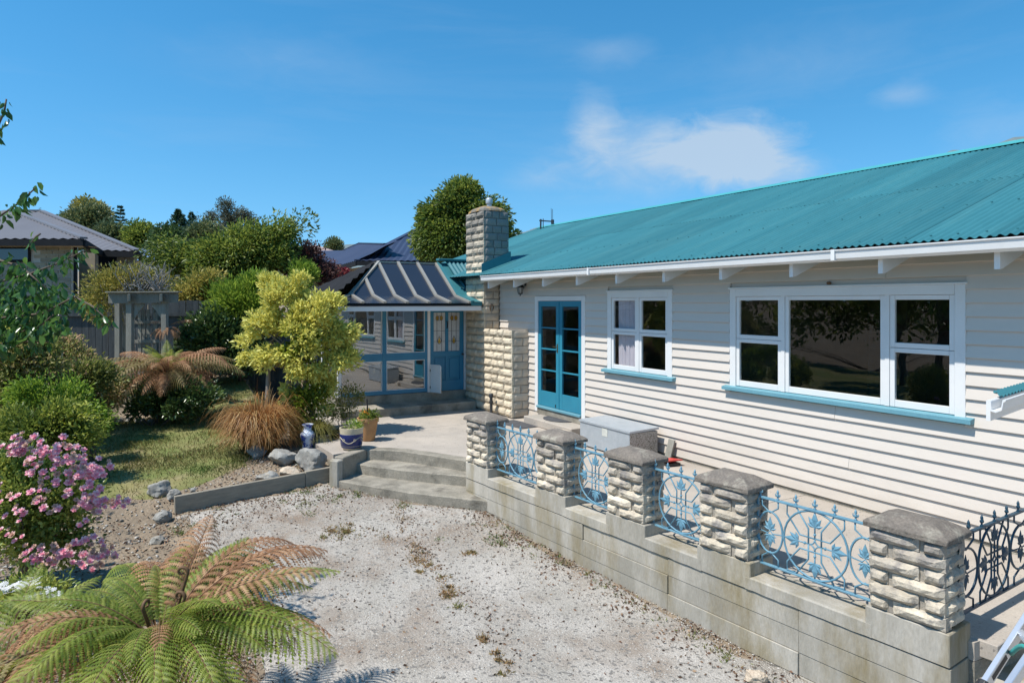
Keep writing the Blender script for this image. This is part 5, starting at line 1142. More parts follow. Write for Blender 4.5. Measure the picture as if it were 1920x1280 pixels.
o = bpy.data.objects.new('yellow_shoots', leaves(pp-bt_, rng.normal(size=pp.shape)+np.array((.3, .3, .2)), .07*rng.uniform(.7, 1.2, len(pp)), .4, .1, rng.uniform(.5, .9, len(pp)), .1, [M['lf_yellow']])); link(o, base); o['kind'] = 'stuff'

bush('light_shrub', 'pale green and bronze shrub in front of the paling fence', 'shrub', G(70, 12.2), far_blobs((75, 640, 12.2, 52, 40), (120, 665, 12.2, 44, 44), (40, 612, 12.2, 40, 30), (150, 690, 12.2, 40, 40), (210, 735, 12.2, 34, 46)), 'lf_mixed', 110, 10000, .10, .07, .45, tint_c=.75)
bush('lime_shrub', 'low fresh green shrub between the dark mottled shrub and the lawn', 'shrub', G(178, 10.3), far_blobs((165, 790, 10.3, 46, 36), (125, 740, 10.3, 40, 34), (60, 740, 10.0, 50, 34)), 'lf_bright', 60, 5200, .09, .06, .45, tint_c=.35)
# rose bush
t, C = bush('rose_bush', 'rounded rose bush covered in pink clusters at the left edge', 'rose bush', G(55, 6.4), far_blobs((60, 915, 6.4, 105, 75), (110, 940, 6.4, 75, 70), (20, 985, 6.4, 90, 75), (95, 1010, 6.4, 75, 60), (30, 870, 6.4, 60, 36)), 'lf_rose', 170, 17000, .075, .045, .6, tint_c=.65, stems=10, low=-.8)
def bloom(seed, m, s):
    V = []; F = []; r = random.Random(seed)
    for ring, (n, rad, h, tilt) in enumerate(((6, .5, .0, .35), (5, .36, .1, .75), (4, .2, .18, 1.15))):
        for k in range(n):
            a = 2*math.pi*(k+ring*.4)/n+r.uniform(-.15, .15); d = Vector((math.cos(a), math.sin(a), 0)); w = Vector((-d.y, d.x, 0))
            tip = d*rad*math.cos(tilt)*1.15+Vector((0, 0, h+rad*math.sin(tilt))); b = len(V); mid_ = d*rad*.5*math.cos(tilt)+Vector((0, 0, h*.7+rad*.25*math.sin(tilt)))
            V += [Vector((0, 0, h*.5)), mid_+w*rad*.5, tip+w*rad*.22-Vector((0, 0, .04)), tip-w*rad*.22, mid_-w*rad*.5]; F.append((b, b+1, b+2, b+3, b+4))
    me = bpy.data.meshes.new('rose'); me.from_pydata([v*s for v in V], [], F); me.materials.append(M[m])
    at = me.attributes.new('tint', 'FLOAT', 'FACE'); at.data.foreach_set('value', [r.random() for _ in F]); me.update(); return me
BLM = [bloom(k, 'petal', .058) for k in range(4)]; BLF = [bloom(k+9, 'fade', .05) for k in range(3)]
tl = Vector(t.location); r_ = random.Random(12); nb = 0
groups = [(45, 832, 22), (25, 840, 12), (92, 830, 9), (115, 848, 16), (130, 868, 14), (148, 866, 10), (55, 872, 8), (80, 878, 14), (92, 888, 10), (138, 828+18, 6), (75, 930, 18), (105, 932, 16), (110, 910, 8), (150, 888, 16), (180, 886, 16), (195, 905, 14), (165, 915, 16), (185, 930, 14), (145, 925, 14), (205, 942, 14), (170, 950, 12), (186, 958, 9), (60, 1040, 16), (100, 1040, 20), (165, 1020, 10), (190, 1040, 14), (160, 1045, 10), (5, 925, 12), (30, 990, 10), (40, 960, 8), (10, 1000, 8)]
r_.shuffle(groups)
for (px, py, n) in groups:
    for i in range(n):
        if nb >= 296: break
        x, y = px+r_.gauss(0, 15), py+r_.gauss(0, 13); dep = 6.4-.62*math.sqrt(max(0, 1-((x-60)/165)**2))*(.55+.45*math.sin((1090-y)/270*2.6))
        p = P(x, y, dep-.06+r_.uniform(-.05, .05)); fad = r_.random() < (.42 if (py > 850 and px < 130) or py > 1000 else .22)
        nn = Vector((-FWD[0]*.6+RGT[0]*(x-60)/160, -FWD[1]*.6+RGT[1]*(x-60)/160, .8+r_.uniform(-.3, .3))).normalized(); s = r_.uniform(.7, 1.25)
        piece('rose', (BLF[r_.randrange(3)] if fad else BLM[r_.randrange(4)]), t, p-tl, nn.to_track_quat('Z', 'Y').to_euler(), (s, s, s)); nb += 1

# ferns
def frond_mesh(L, W_, npair, seed, m, stalk=.16, sag=.9, e0=.7, nl=11, stalkr=.008, curlp=.5):
    """one fern frond from the crown outwards along +x: arching stalk, drooping pinnae, toothed leaflets"""
    r = random.Random(seed); V = []; F = []; T = []; pts = []; th = e0; p = Vector((0, 0, 0)); K = 40
    for i in range(K+1):
        pts.append(p.copy()); th = e0-sag*(i/K)**1.3*1.6; p = p+Vector((math.cos(th), 0, math.sin(th)))*L/K
    def at(t): x = t*K; i = min(K-1, int(x)); return pts[i].lerp(pts[i+1], x-i), (pts[i+1]-pts[i]).normalized()
    mb = MB(); mb.tube([at(t)[0] for t in np.linspace(0, 1, 9)], [stalkr*(1-.85*t) for t in np.linspace(0, 1, 9)], 5)
    for j in range(npair):
        t = stalk+(1-stalk)*(j+.3)/npair; c, d = at(t); q = (t-stalk)/(1-stalk)
        w = W_*min(1, .35+2.6*q)*(1-q**2.2)**.9*r.uniform(.92, 1.06); up_ = Vector((-d.z, 0, d.x))
        for sgn in (-1, 1):
            ax = (Vector((0, sgn, 0))*.86+d*(.42+.3*q)).normalized(); tn = min(1, max(0, .5+r.gauss(0, .2)+q*.15)); prev = None; dz = Vector((0, 0, -1))
            for k in range(nl+1):
                u = k/nl; pt = c+ax*w*u*(1-.12*u)+dz*w*curlp*u*u*.9+up_*w*.12*math.sin(u*2.6); lw = .024*L*(1-u)**.7*min(1, .6+u*5)+.002
                if k:
                    sd_ = d*1.0; b = len(V); a0, a1 = prev[0], pt; mid_ = a0.lerp(a1, .5)
                    dirl = (a1-a0).normalized(); l_ = lw
                    V.extend([a0, a1, mid_+sd_*l_+dirl*l_*.35-up_*l_*.15, mid_-sd_*l_+dirl*l_*.35-up_*l_*.15]); F += [(b, b+2, b+1), (b, b+1, b+3)]; T += [tn+.1*r.gauss(0, 1)]*2
                prev = (pt,)
    base = len(V); V += [Vector(v) for v in mb.v]; me = bpy.data.meshes.new('frond'); me.from_pydata(V, [], F+[tuple(i+base for i in f) for f in mb.f])
    me.materials.append(M[m]); me.materials.append(M['rachis']); me.polygons.foreach_set('material_index', [0]*len(F)+[1]*len(mb.f))
    a = me.attributes.new('tint', 'FLOAT', 'FACE'); a.data.foreach_set('value', [min(1, max(0, x)) for x in T]+[.5]*len(mb.f)); me.update(); return me
FG = [frond_mesh(1.0, .27, 24, k, 'fern_g', sag=.55+.12*k, e0=.78, curlp=.4+.12*k, nl=15) for k in range(4)]
FB = [frond_mesh(1.0, .26, 20, 20+k, 'fern_b', sag=.7+.2*k, e0=.68, curlp=.75, nl=14) for k in range(3)]
M['fern_o'] = leafmat('fern_olive_brown', (.11, .09, .03), (.2, .17, .06), (.3, .22, .11), rough=.6, trans=.3, gain=1.3)
FO = [frond_mesh(1.0, .29, 18, 40+k, 'fern_o', sag=.8+.15*k, e0=.6, curlp=.9, nl=13) for k in range(2)]
def fern(label, base, crown_z, spec, trunk_r=.09, name='tree_fern', group=None, crozier=3, skirt=None):
    """spec: list of (mesh, heading, tilt, scale, roll)"""
    t = thing(name, label, 'fern', base, 0, group); h = crown_z-base[2]
    mb = MB(); mb.tube([(0, 0, -.1), (.02, 0, h*.5), (0, 0, h)], [trunk_r*1.25, trunk_r, trunk_r*.85], 9); mb.build('trunk', M['bark'], t, True, world=False)
    r = random.Random(int(abs(base[0])*100))
    for me, hd, tl_, sc, rl in spec: piece('frond', me, t, (.04*math.cos(hd), .04*math.sin(hd), h-.01), (rl, -tl_, hd), (sc, sc, sc))
    for k in range(crozier):
        a = r.uniform(0, 6.28); m = MB(); rr_ = .035; pts = [(.05*math.cos(a), .05*math.sin(a), h)]; top_ = Vector((.16*math.cos(a), .16*math.sin(a), h+r.uniform(.22, .38)))
        pts += [Vector(pts[0]).lerp(top_, .5), top_]
        for i in range(12): u = i/11*5.5; R2 = rr_*(1-i/14); pts.append(top_+Vector((math.cos(a)*(R2*math.cos(u)-rr_), math.sin(a)*(R2*math.cos(u)-rr_), R2*math.sin(u)+.01)))
        m.tube(pts, [.011]*3+[.012-.0006*i for i in range(12)], 6); m.build('crozier', M['rachis'], t, True, world=False)
    return t
def toward(px_deg): return math.atan2(*( (RGT*math.cos(R_(px_deg))+FWD*math.sin(R_(px_deg)))[1::-1] ))  # heading: 0 = picture right, 90 = away
r_ = random.Random(31); spec = []
for hd, tl_, sc in ((-25, .05, 1.25), (8, .12, 1.2), (28, .25, 1.1), (52, .38, 1.05), (75, .42, 1.1), (100, .4, 1.05), (128, .3, 1.1), (150, .3, 1.15), (172, .15, 1.1), (195, .1, 1.1), (225, .1, 1.0), (255, .15, .95), (285, .15, .95), (318, .05, 1.15), (-5, .3, .95), (40, .1, 1.2), (112, .2, 1.15), (165, .4, .9), (-40, .2, 1.0), (62, .1, 1.15)):
    spec.append((FG[r_.randrange(4)], toward(hd+r_.uniform(-6, 6)), tl_*.8-.02+r_.uniform(-.1, .1), sc*r_.uniform(.6, .86)*(.75 if 90 < hd < 205 else 1.0), r_.uniform(-.35, .35)))
for hd, tl_, sc in ((18, -.12, 1.3), (35, .05, 1.35), (48, -.05, 1.4), (66, .05, 1.35), (85, .0, 1.3), (105, -.05, 1.3), (125, -.05, 1.2), (-15, -.2, 1.15), (-60, -.15, 1.0), (200, -.15, 1.1), (240, -.2, 1.0), (270, -.2, .9), (300, -.2, 1.0), (180, -.2, 1.1)):
    spec.append((FB[r_.randrange(3)], toward(hd+r_.uniform(-7, 7)), tl_+.26+r_.uniform(-.1, .12), sc*.86, r_.uniform(-.4, .4)))
for k in range(14): spec.append((FG[r_.randrange(4)], toward(k*26-20+r_.uniform(-9, 9)), r_.uniform(-.2, .25), r_.uniform(.65, .95), r_.uniform(-.3, .3)))
for k in range(12): spec.append((FB[r_.randrange(3)], toward(k*30+r_.uniform(-9, 9)), r_.uniform(-.45, -.1), r_.uniform(.8, 1.1), r_.uniform(-.3, .3)))
for hd in (-70, -50, -35, -15, 0, 20, -100, 200): spec.append(((FG+FB)[r_.randrange(6)], toward(hd), r_.uniform(-.45, -.2), r_.uniform(.9, 1.15), r_.uniform(-.3, .3)))
for hd in (-38, -22, -6, 8, -60, -85, 215, 240, -30, 30, 75, 130, 160, 185): spec.append(((FG+FG+FO)[r_.randrange(10)], toward(hd), r_.uniform(-.25, -.05), r_.uniform(1.0, 1.25), r_.uniform(-.3, .3)))
b = G(300, 4.15); fern('large green and brown fern filling the lower left corner', b, .17, [(a_, h_+r_.uniform(-.15, .15), t_, s_*r_.uniform(.84, 1.04), q_+r_.uniform(-.25, .25)) for a_, h_, t_, s_, q_ in spec])
spec = []
for hd, tl_, sc in ((20, .2, .9), (60, .35, .9), (100, .4, .9), (140, .3, 1), (180, .2, 1), (-30, .1, .9), (230, .1, .9), (300, .1, .9)): spec.append((FG[r_.randrange(4)], toward(hd), tl_, sc, r_.uniform(-.2, .2)))
for hd in (0, 90, 150, 210, 270, 330): spec.append((FB[r_.randrange(3)], toward(hd), -.15, .95, r_.uniform(-.3, .3)))
b = G(-10, 4.0); fern('lower fern crown left of the large fern', b, -.05, [(a_, h_, t_, s_*.85, q_) for a_, h_, t_, s_, q_ in spec], crozier=1)
spec = []
for k in range(16): spec.append(((FB+FO)[k % 5], R_(k*22.5+r_.uniform(-8, 8)), r_.uniform(-.1, .2), r_.uniform(1.15, 1.6), r_.uniform(-.3, .3)))
for k in range(10): spec.append((FB[k % 3], R_(k*36+r_.uniform(-8, 8)), r_.uniform(-.6, -.3), r_.uniform(.9, 1.2), r_.uniform(-.3, .3)))
for k in range(14): spec.append(((FO+FB)[k % 5], R_(k*26+11), r_.uniform(-.55, -.15), r_.uniform(1.0, 1.35), r_.uniform(-.4, .4)))
for k in range(9): spec.append((FO[k % 2], R_(k*40+17), r_.uniform(-.05, .3), r_.uniform(1.1, 1.45), r_.uniform(-.3, .3)))
for k in range(8): spec.append((FG[k % 4], R_(k*45+r_.uniform(-8, 8)), r_.uniform(.25, .8), r_.uniform(.6, .9), 0))
b = G(315, 13.3); fern('broad tree fern of drooping brown fronds behind the lawn', b, 2.2-135/1280*13.3, spec, .13)
b = G(314, 14.6); tz = 2.2-45/1280*14.6
t = thing('fern_stump', 'slender tree fern trunk with a shaggy skirt of dead fronds by the arbour', 'fern', b)
MB().tube([(0, 0, -.1), (.02, .02, (tz-b[2])*.6), (0, 0, tz-b[2])], [.11, .10, .09], 9).build('trunk', M['greybark'], t, True, world=False)
for k in range(16): piece('dead_frond', FB[k % 3], t, (0, 0, tz-b[2]), (r_.uniform(-.4, .4), .85+r_.uniform(-.2, .2), k*.39), (.42, .3, .42))
for k in range(3): piece('dead_frond', FB[k % 3], t, (0, 0, tz-b[2]), (0, -.1, toward((10, 20, 170)[k])), (.55, .3, .4))
bush('low_glossy_plant', 'low dark glossy plants under the brown tree fern', 'plant', G(285, 12.9), far_blobs((270, 765, 12.9, 44, 24), (320, 760, 12.9, 64, 30), (230, 745, 12.9, 40, 40), (375, 745, 12.9, 50, 30), (310, 735, 13.2, 70, 34)), 'lf_dark', 90, 7000, .09, .09, .5, tint_c=.5)
# white daisies by the fern
t, C = bush('daisy_plant', 'low plant with white daisy flowers between the roses and the fern', 'flowers', G(60, 5.4), far_blobs((40, 1112, 5.4, 66, 22), (105, 1118, 5.4, 40, 20)), 'lf_rose', 40, 1800, .05, .05, .4, tint_c=.6)
r2 = random.Random(3); V = []; F = []
for k in range(9): a = k*.698; V += [(0, 0, .004), (.02*math.cos(a-.25), .02*math.sin(a-.25), .002), (.024*math.cos(a), .024*math.sin(a), .0), (.02*math.cos(a+.25), .02*math.sin(a+.25), .002)]; F.append((4*k, 4*k+1, 4*k+2, 4*k+3))
dme = bpy.data.meshes.new('daisy'); dme.from_pydata(V, [], F); dme.materials.append(M['daisy']); dme.update()
for (px, py, n) in ((12, 1105, 10), (38, 1098, 14), (58, 1092, 14), (85, 1108, 10), (100, 1116, 10), (118, 1130, 8), (60, 1120, 6)):
    for i in range(n):
        p = P(px+r2.gauss(0, 8), py+r2.gauss(0, 5), 5.1+r2.uniform(-.12, .12)); s = r2.uniform(.9, 1.3); piece('daisy', dme, t, p-Vector(t.location), (r2.uniform(-.5, .5), r2.uniform(-.5, .5), 0), (s, s, s))

# the garden beyond the left edge, seen mirrored in the windows
bush('garden_hedge', 'tall dark green hedge along the garden beyond the left edge', 'hedge', tuple(CF(-18, 8, hz(*CF(-18, 8)[:2]))), [(tuple(CF(-18, f, 1.6)), (1.5, 1.6, 2.0)) for f in np.arange(-2, 22, 2.0)], 'lf_mid', 260, 16000, .3, .22, .5, tint_c=.35)
bush('round_tree', 'round leafy tree standing on the grass beyond the left edge', 'tree', tuple(CF(-12.5, 7.0, hz(*CF(-12.5, 7)[:2]))), [(tuple(CF(-12.5, 7.0, 2.6)), (1.5, 1.5, 1.3))], 'lf_mid', 60, 6000, .2, .14, .5, (1.6, .1), tint_c=.35)
# ------------------------------------------------------------------ pots by the steps
M['glaze_cream'] = mat('cream_glaze', (.58, .5, .36), (.5, .42, .29), rough=.3, scale=8, fine=.06)
M['glaze_navy'] = mat('navy_glaze', (.015, .025, .12), (.02, .035, .15), rough=.25, scale=8)
M['terra'] = mat('terracotta', (.45, .25, .11), (.38, .2, .09), rough=.8, scale=9, bump=.002, fine=.12)
M['willow'] = mat('blue_white_china', (.62, .66, .75), (.6, .64, .74), rough=.2, scale=6, c3=(.03, .07, .32), s3=9, t3=(.5, .53))
M['mossy'] = mat('stained_grey_pot_glaze', (.3, .29, .22), (.2, .2, .15), rough=.5, scale=7, c3=(.05, .06, .05), s3=9, t3=(.55, .6))
def pot(name, label, px, py, z, f, prof, m, extra=None, soil=None, h=1.0):
    p = P(px, py, f); p.z = z if z is not None else hz(p.x, p.y)-.01
    t = thing(name, label, 'pot', p, 0, 'pots beside the steps')
    smooth_angle(MB().lathe(prof, n=28, cap=False).build('pot_body', M[m], t, world=False), 50)
    if soil: MB().lathe([(soil[0], soil[1]), (.001, soil[1]+.01)], n=20).build('potting_soil', M['soil'], t, world=False)
    return t
t = pot('blue_banded_pot', 'big cream pot with a navy scrolled band at the head of the steps', 659, 838, .004, 10.25, [(.001, 0), (.115, 0), (.13, .02), (.152, .06), (.168, .20), (.172, .27), (.178, .31), (.178, .325), (.160, .325), (.155, .28), (.1, .27)], 'glaze_cream', soil=(.158, .275))
smooth_angle(MB().lathe([(.1555, .065), (.1585, .068), (.1718, .20), (.1745, .235), (.171, .238)], n=28, cap=False).build('navy_band', M['glaze_navy'], t, world=False), 50)
m = MB(); R1 = lambda z: .1555+(z-.065)*(.019/.17)+.004
m.tube([((R1(.15+.04*math.sin(3*a)))*math.cos(a), R1(.15+.04*math.sin(3*a))*math.sin(a), .15+.04*math.sin(3*a)) for a in np.linspace(0, 2*math.pi, 61)], .006, 4, False)
for k in range(6):
    a0 = k*math.pi/3; m.tube([(R1(.15)*math.cos(a0+.16*math.cos(u)*(1-u/8)), R1(.15)*math.sin(a0+.16*math.cos(u)*(1-u/8)), .15+.028*math.sin(u)*(1-u/8)) for u in np.linspace(0, 6, 12)], .004, 4, False)
m.build('cream_scroll', M['glaze_cream'], t, True, world=False)
smooth_angle(MB().lathe([(.1415, .032), (.147, .036), (.1535, .055), (.1515, .058)], n=28, cap=False).build('navy_stripe', M['glaze_navy'], t, world=False), 50)
bush('potted_plant', 'small leafy plant growing in the big navy banded pot', 'plant', tuple(Vector(t.location)+Vector((0, 0, .28))), [(tuple(Vector(t.location)+Vector((.03, .03, .33))), (.13, .13, .07))], 'lf_bright', 10, 240, .04, .05, .35, stems=3, limb=.004)
t = pot('terracotta_pot', 'terracotta pot behind the big banded pot', 690, 822, .004, 10.9, [(.001, 0), (.10, 0), (.11, .02), (.14, .2), (.158, .31), (.172, .315), (.174, .36), (.155, .36), (.148, .32)], 'terra', soil=(.15, .32))
bush('potted_plant', 'straggly plant with orange flowers in the terracotta pot', 'plant', tuple(Vector(t.location)+Vector((0, 0, .33))), [(tuple(Vector(t.location)+Vector((0, 0, .38))), (.17, .17, .07))], 'lf_mid', 14, 380, .04, .05, .5, stems=4, limb=.004, tint_c=.4)
pl = bpy.data.objects['potted_plant.001']; nn = 26
o = bpy.data.objects.new('orange_flowers', leaves(rng.normal(size=(nn, 3))*np.array((.05, .05, .02))+np.array((.0, -.03, .12)), rng.normal(size=(nn, 3))+np.array((0, 0, .6)), np.full(nn, .035), .8, .1, rng.random(nn), 0, [leafmat('orange_petal', (.7, .25, .03), (.75, .4, .05), rough=.6)])); link(o, pl); o['kind'] = 'stuff'
MB().tube([(-.03, .02, -.1), (-.05, .0, .32)], .012, 5).build('black_stake', M['black'], pl, world=False)
t = pot('china_jar', 'slim blue and white china jar beside the orange tussock', 577, 842, None, 10.7, [(.001, 0), (.075, 0), (.08, .02), (.095, .12), (.115, .20), (.112, .235), (.075, .27), (.06, .30), (.06, .34), (.085, .365), (.085, .375), (.055, .37), (.045, .3)], 'willow')
t = pot('stained_pot', 'dark stained glazed pot between the china jar and the banded pot', 604, 838, None, 10.9, [(.001, 0), (.10, 0), (.13, .03), (.15, .12), (.14, .19), (.125, .22), (.15, .25), (.155, .265), (.13, .265), (.115, .22)], 'mossy', soil=(.13, .24))
t = pot('black_tub', 'plain black plastic tub behind the banded pot', 640, 825, None, 11.3, [(.001, 0), (.16, 0), (.2, .36), (.21, .365), (.21, .385), (.18, .385), (.17, .34)], 'black', soil=(.185, .34))
bush('dry_shrub', 'half dry little shrub with bare grey twigs beside the sunroom corner', 'shrub', G(655, 12.0), far_blobs((655, 745, 12.0, 32, 26), (640, 770, 12.0, 34, 22), (672, 735, 12, 16, 18)), 'lf_hazel', 40, 1500, .06, .05, .35, stems=26, bark='twig', limb=.008, tint_c=.5)
bush('under_shrub', 'leafy green suckers around the foot of the gold tree', 'shrub', G(566, 11.2), far_blobs((560, 760, 11.2, 28, 34), (590, 745, 11.2, 34, 30), (575, 790, 11.2, 30, 24)), 'lf_yellow', 34, 1700, .07, .07, .4, stems=7, tint_c=.1, limb=.008)

# ------------------------------------------------------------------ arbour, fence
ar = thing('arbour', 'weathered timber arbour with pointed arch and picket gate', 'arbour', G(268, 14.8))
GW = M['greywood']; fz = 14.8
def wp(px, py, f=fz): return P(px, py, f)
gz_ = ar.location.z-.1
def post(px, top, w, f, nm='post'):
    a = wp(px, top, f); MB().bar(Vector((a.x, a.y, gz_)), a, w, w, tuple(RGT)).build(nm, GW, ar, bevel=.005)
post(222, 553, .11, 14.9); post(244, 553, .12, 14.5); post(309, 553, .11, 14.5); post(292, 553, .10, 15.7); post(236, 553, .10, 15.7)
MB().bar(wp(204, 559, 14.43), wp(334, 558, 14.43), .045, .22).build('beam', GW, ar, bevel=.004)
MB().bar(wp(204, 559, 15.75), wp(330, 558, 15.75), .045, .2).build('beam', GW, ar, bevel=.004)
MB().bar(wp(201, 547.5, 14.4), wp(338, 547, 14.4), .16, .025).build('top_board', GW, ar)
for px in (242, 302): MB().bar(wp(px, 558, 14.2), wp(px, 558, 15.9), .05, .15).build('cross_rafter', M['timber'], ar, bevel=.004)
for s, x0 in ((1, 252), (-1, 302)):
    arc = [(0, 0), (18*s, 0), (18*s, 3), (14*s, 9), (9*s, 13), (7*s, 17), (7*s, 20), (3*s, 24), (0, 28)]
    a = [wp(x0+u, 569+v, 14.48) for u, v in arc]; b = [q+Vector((FWD[0], FWD[1], 0))*.035 for q in a]; n = len(a)
    m = MB(); m.add(a+b, [tuple(range(n)), tuple(range(2*n-1, n-1, -1))]+[(i, (i+1) % n, n+(i+1) % n, n+i) for i in range(n)]); m.build('arch_bracket', GW, ar)
for px, tp_ in ((262, 584), (270, 580), (278, 580), (291, 586)):
    a = wp(px, tp_, 15.2); MB().bar(Vector((a.x, a.y, gz_)), a, .07, .022, tuple(FWD)).build('picket', GW, ar)
for y in (604, 640): MB().bar(wp(251, y, 15.17), wp(303, y-.5, 15.17), .025, .07).build('gate_rail', GW, ar)
fn = thing('paling_fence', 'grey weathered paling fence, shade in its colour, behind the garden', 'fence', (CF(-9, 16.6).x, CF(-9, 16.6).y, .2))
fa, fb = CF(-14.5, 16.2), CF(-5.4, 17.6); fl_ = (fb-fa).length; fd = (fb-fa).normalized(); fbd = MB().box((-.072, -.011, 0), (.072, .011, 1.95)).mesh('paling', M['fencewood'])
r_ = random.Random(8)
for k in range(int(fl_/.15)):
    p = fa+fd*(k*.15); z = hz(p.x, p.y)
    piece('paling', fbd, fn, Vector((p.x, p.y, min(z, .28)+r_.uniform(-.02, .02)+.02))-Vector(fn.location), (0, r_.uniform(-.006, .006), math.atan2(fd.y, fd.x)+r_.uniform(-.05, .05)))
for z in (.55, 1.9): MB().bar(fa+Vector((0, 0, z))-Vector((FWD[0], FWD[1], 0))*.04, fb+Vector((0, 0, z))-Vector((FWD[0], FWD[1], 0))*.04, .045, .08).build('fence_rail', M['fencewood'], fn)

# ------------------------------------------------------------------ neighbouring houses
M['brick'] = mat('tan_block', (.36, .31, .23), (.29, .25, .18), rough=.9, scale=3, rnd=.18, fine=.08)
M['bmortar'] = mat('pale_mortar', (.6, .57, .5), rough=.95, scale=3)
M['grey_roof'] = mat('grey_steel_roof', (.175, .17, .18), (.155, .15, .16), rough=.5, scale=.6, fine=.04, spec=.25)
M['blue_roof'] = mat('slate_blue_steel_roof', (.032, .045, .085), (.04, .053, .095), rough=.5, scale=.5, fine=.04, spec=.25)
M['cream'] = mat('cream_plaster', (.5, .44, .33), rough=.85, scale=2)
M['winglass'] = mat('dark_window_glass', (.012, .014, .018), rough=.06, spec=.9, fine=.0)
M['pink_roof'] = mat('pinkish_tile_roof', (.34, .25, .22), (.3, .22, .2), rough=.8, scale=3)
M['bright_roof'] = mat('pale_blue_steel_roof', (.16, .26, .5), (.18, .28, .5), rough=.25, scale=1, spec=.6)
M['greytile'] = mat('grey_green_tile_roof', (.2, .2, .18), rough=.8, scale=2)
nh = thing('brick_house', 'single storey tan block house with grey corrugated hip roof behind the fence', 'house', tuple(CF(-16, 24)[:2])+(1.4,))
F1, F2 = 22.0, 24.5
def slab_wall(name, pa, pb, z0, z1, m, th=.2):
    a, b = Vector(pa), Vector(pb); d = (b-a).normalized(); n = Vector((-d.y, d.x, 0)); n = n if n.dot(Vector(FWD)) > 0 else -n
    MB().prism([tuple(a[:2]), tuple(b[:2]), tuple((b+n*th)[:2]), tuple((a+n*th)[:2])], z0, z1).build(name, m, nh)
ez = 2.2+(567-459)/1280*F1; zg0 = 1.0
w_a, w_b, w_c = P(-330, 480, F1), P(134, 480, F1), P(146, 480, F1+.45)
MB().prism([tuple(p[:2]) for p in (w_a, w_b, P(141, 480, F1+.12), w_c, P(146, 480, F1+4), P(-330, 480, F1+4))], zg0, ez).build('wall', M['bmortar'], nh)
bm_ = MB().box((-.188, -.025, 0), (.188, .012, .102)).mesh('brick', M['brick']); wd_ = (w_b-w_a).normalized(); ang = math.atan2(wd_.y, wd_.x); zl = Vector(nh.location)
bm_s = MB().box((-.09, -.025, 0), (.09, .012, .112)).mesh('brick', M['brick'])
nb = 0; Lw = (w_b-w_a).length
wx0, wx1 = P(-60, 480, F1), P(57, 480, F1); wz0, wz1 = 2.2+(567-491)/1280*F1, ez-.05
sx0, sx1 = (wx0-w_a).length, (wx1-w_a).length
for k in range(22):
    z = ez-.06-(k+1)*.122; x = Lw-.2-(k % 2)*.2
    while x > Lw-3.4 and nb < 290:
        if not (z+.1 > wz0 and x-.2 < sx1+.02): 
            p = w_a+wd_*x; piece('brick', bm_, nh, Vector((p.x, p.y, z))-zl, (0, 0, ang)); nb += 1
        x -= .4
    if k % 2:
        p = w_a+wd_*(Lw-.09); piece('brick', bm_s, nh, Vector((p.x, p.y, z))-zl, (0, 0, ang))
m = MB(); a, b = wx0-Vector((FWD[0], FWD[1], 0))*.03, wx1-Vector((FWD[0], FWD[1], 0))*.03; q = Vector((FWD[0], FWD[1], 0))*.02
m.prism([tuple(a[:2]), tuple(b[:2]), tuple((b+q)[:2]), tuple((a+q)[:2])], wz0+.06, wz1); wn = m.build('window', M['winglass'], nh)
m = MB(); m.bar(Vector((a.x, a.y, wz0+.03))-q, Vector((b.x, b.y, wz0+.03))-q, .08, .08); m.bar(Vector((a.x, a.y, wz1))-q, Vector((b.x, b.y, wz1))-q, .06, .06); m.bar(Vector((b.x, b.y, wz0))-q, Vector((b.x, b.y, wz1))-q, .06, .06, tuple(FWD)); m.build('window_frame', M['charcoal'], wn)
# rear part of the wall with the dark porch
zg1 = 2.2+(567-474)/1280*F2
for x0, x1, f in ((148, 174, F2), (174, 178, F2), (219, 251, F2)): slab_wall('wall', P(x0, 480, f), P(x1, 480, f), zg0, zg1, M['brick'])
slab_wall('porch_recess', P(176, 480, F2+1.2), P(221, 480, F2+1.2), zg0, zg1, M['charcoal'])
slab_wall('porch_window', P(192, 480, F2+1.1), P(214, 480, F2+1.1), zg0+1.5, zg1-.5, M['winglass'], .03)
slab_wall('downpipe', P(138, 480, F1+.05), P(143, 480, F1+.05), zg0, ez, M['charcoal'], .05)
def roofpoly(name, poly, m, pitch, amp, parent, rib):
    mb = MB(); corr_poly(mb, poly, rib, pitch, amp, 4, .03); o = mb.build(name, m, parent); MB().add([p-Vector((0, 0, .04)) for p in poly], [tuple(range(len(poly)))]).build(name+'_underside', M['charcoal'], parent); return o
def slope(a, b, c): d = (Vector(b)-Vector(a)); n = d.cross(Vector(c)-Vector(a)); return n.cross(d)
e0_, e1_ = P(-330, 449, F1-.6), P(157, 449, F1-.6); r0_ = P(-330, 396, F1+5); r1_ = P(22, 396, F1+5)
pts = [e0_, e1_, r1_, r0_]; roofpoly('roof_front', pts, M['grey_roof'], .30, .02, nh, slope(e0_, e1_, r0_))
f0, f1 = P(150, 463, F1-.55), P(257, 472, F2-.6); g0, g1 = P(78, 397.5, F2+6), P(20, 397.5, F2+6)
def onplane(a, b, c, px, py):                              # where a picture ray meets a plane
    n = (Vector(b)-Vector(a)).cross(Vector(c)-Vector(a)); o = Vector(CAM); d = P(px, py, 1.0)-o; return o+d*((Vector(a)-o).dot(n)/d.dot(n))
f0 = P(190, 471, F2-.6); pa = [f0, f1, g0]
poly = [onplane(*pa, 157, 450), onplane(*pa, 191, 470), f1, g0, onplane(*pa, 26, 397)]
roofpoly('roof_rear', poly, M['grey_roof'], .30, .02, nh, slope(f0, f1, g0))
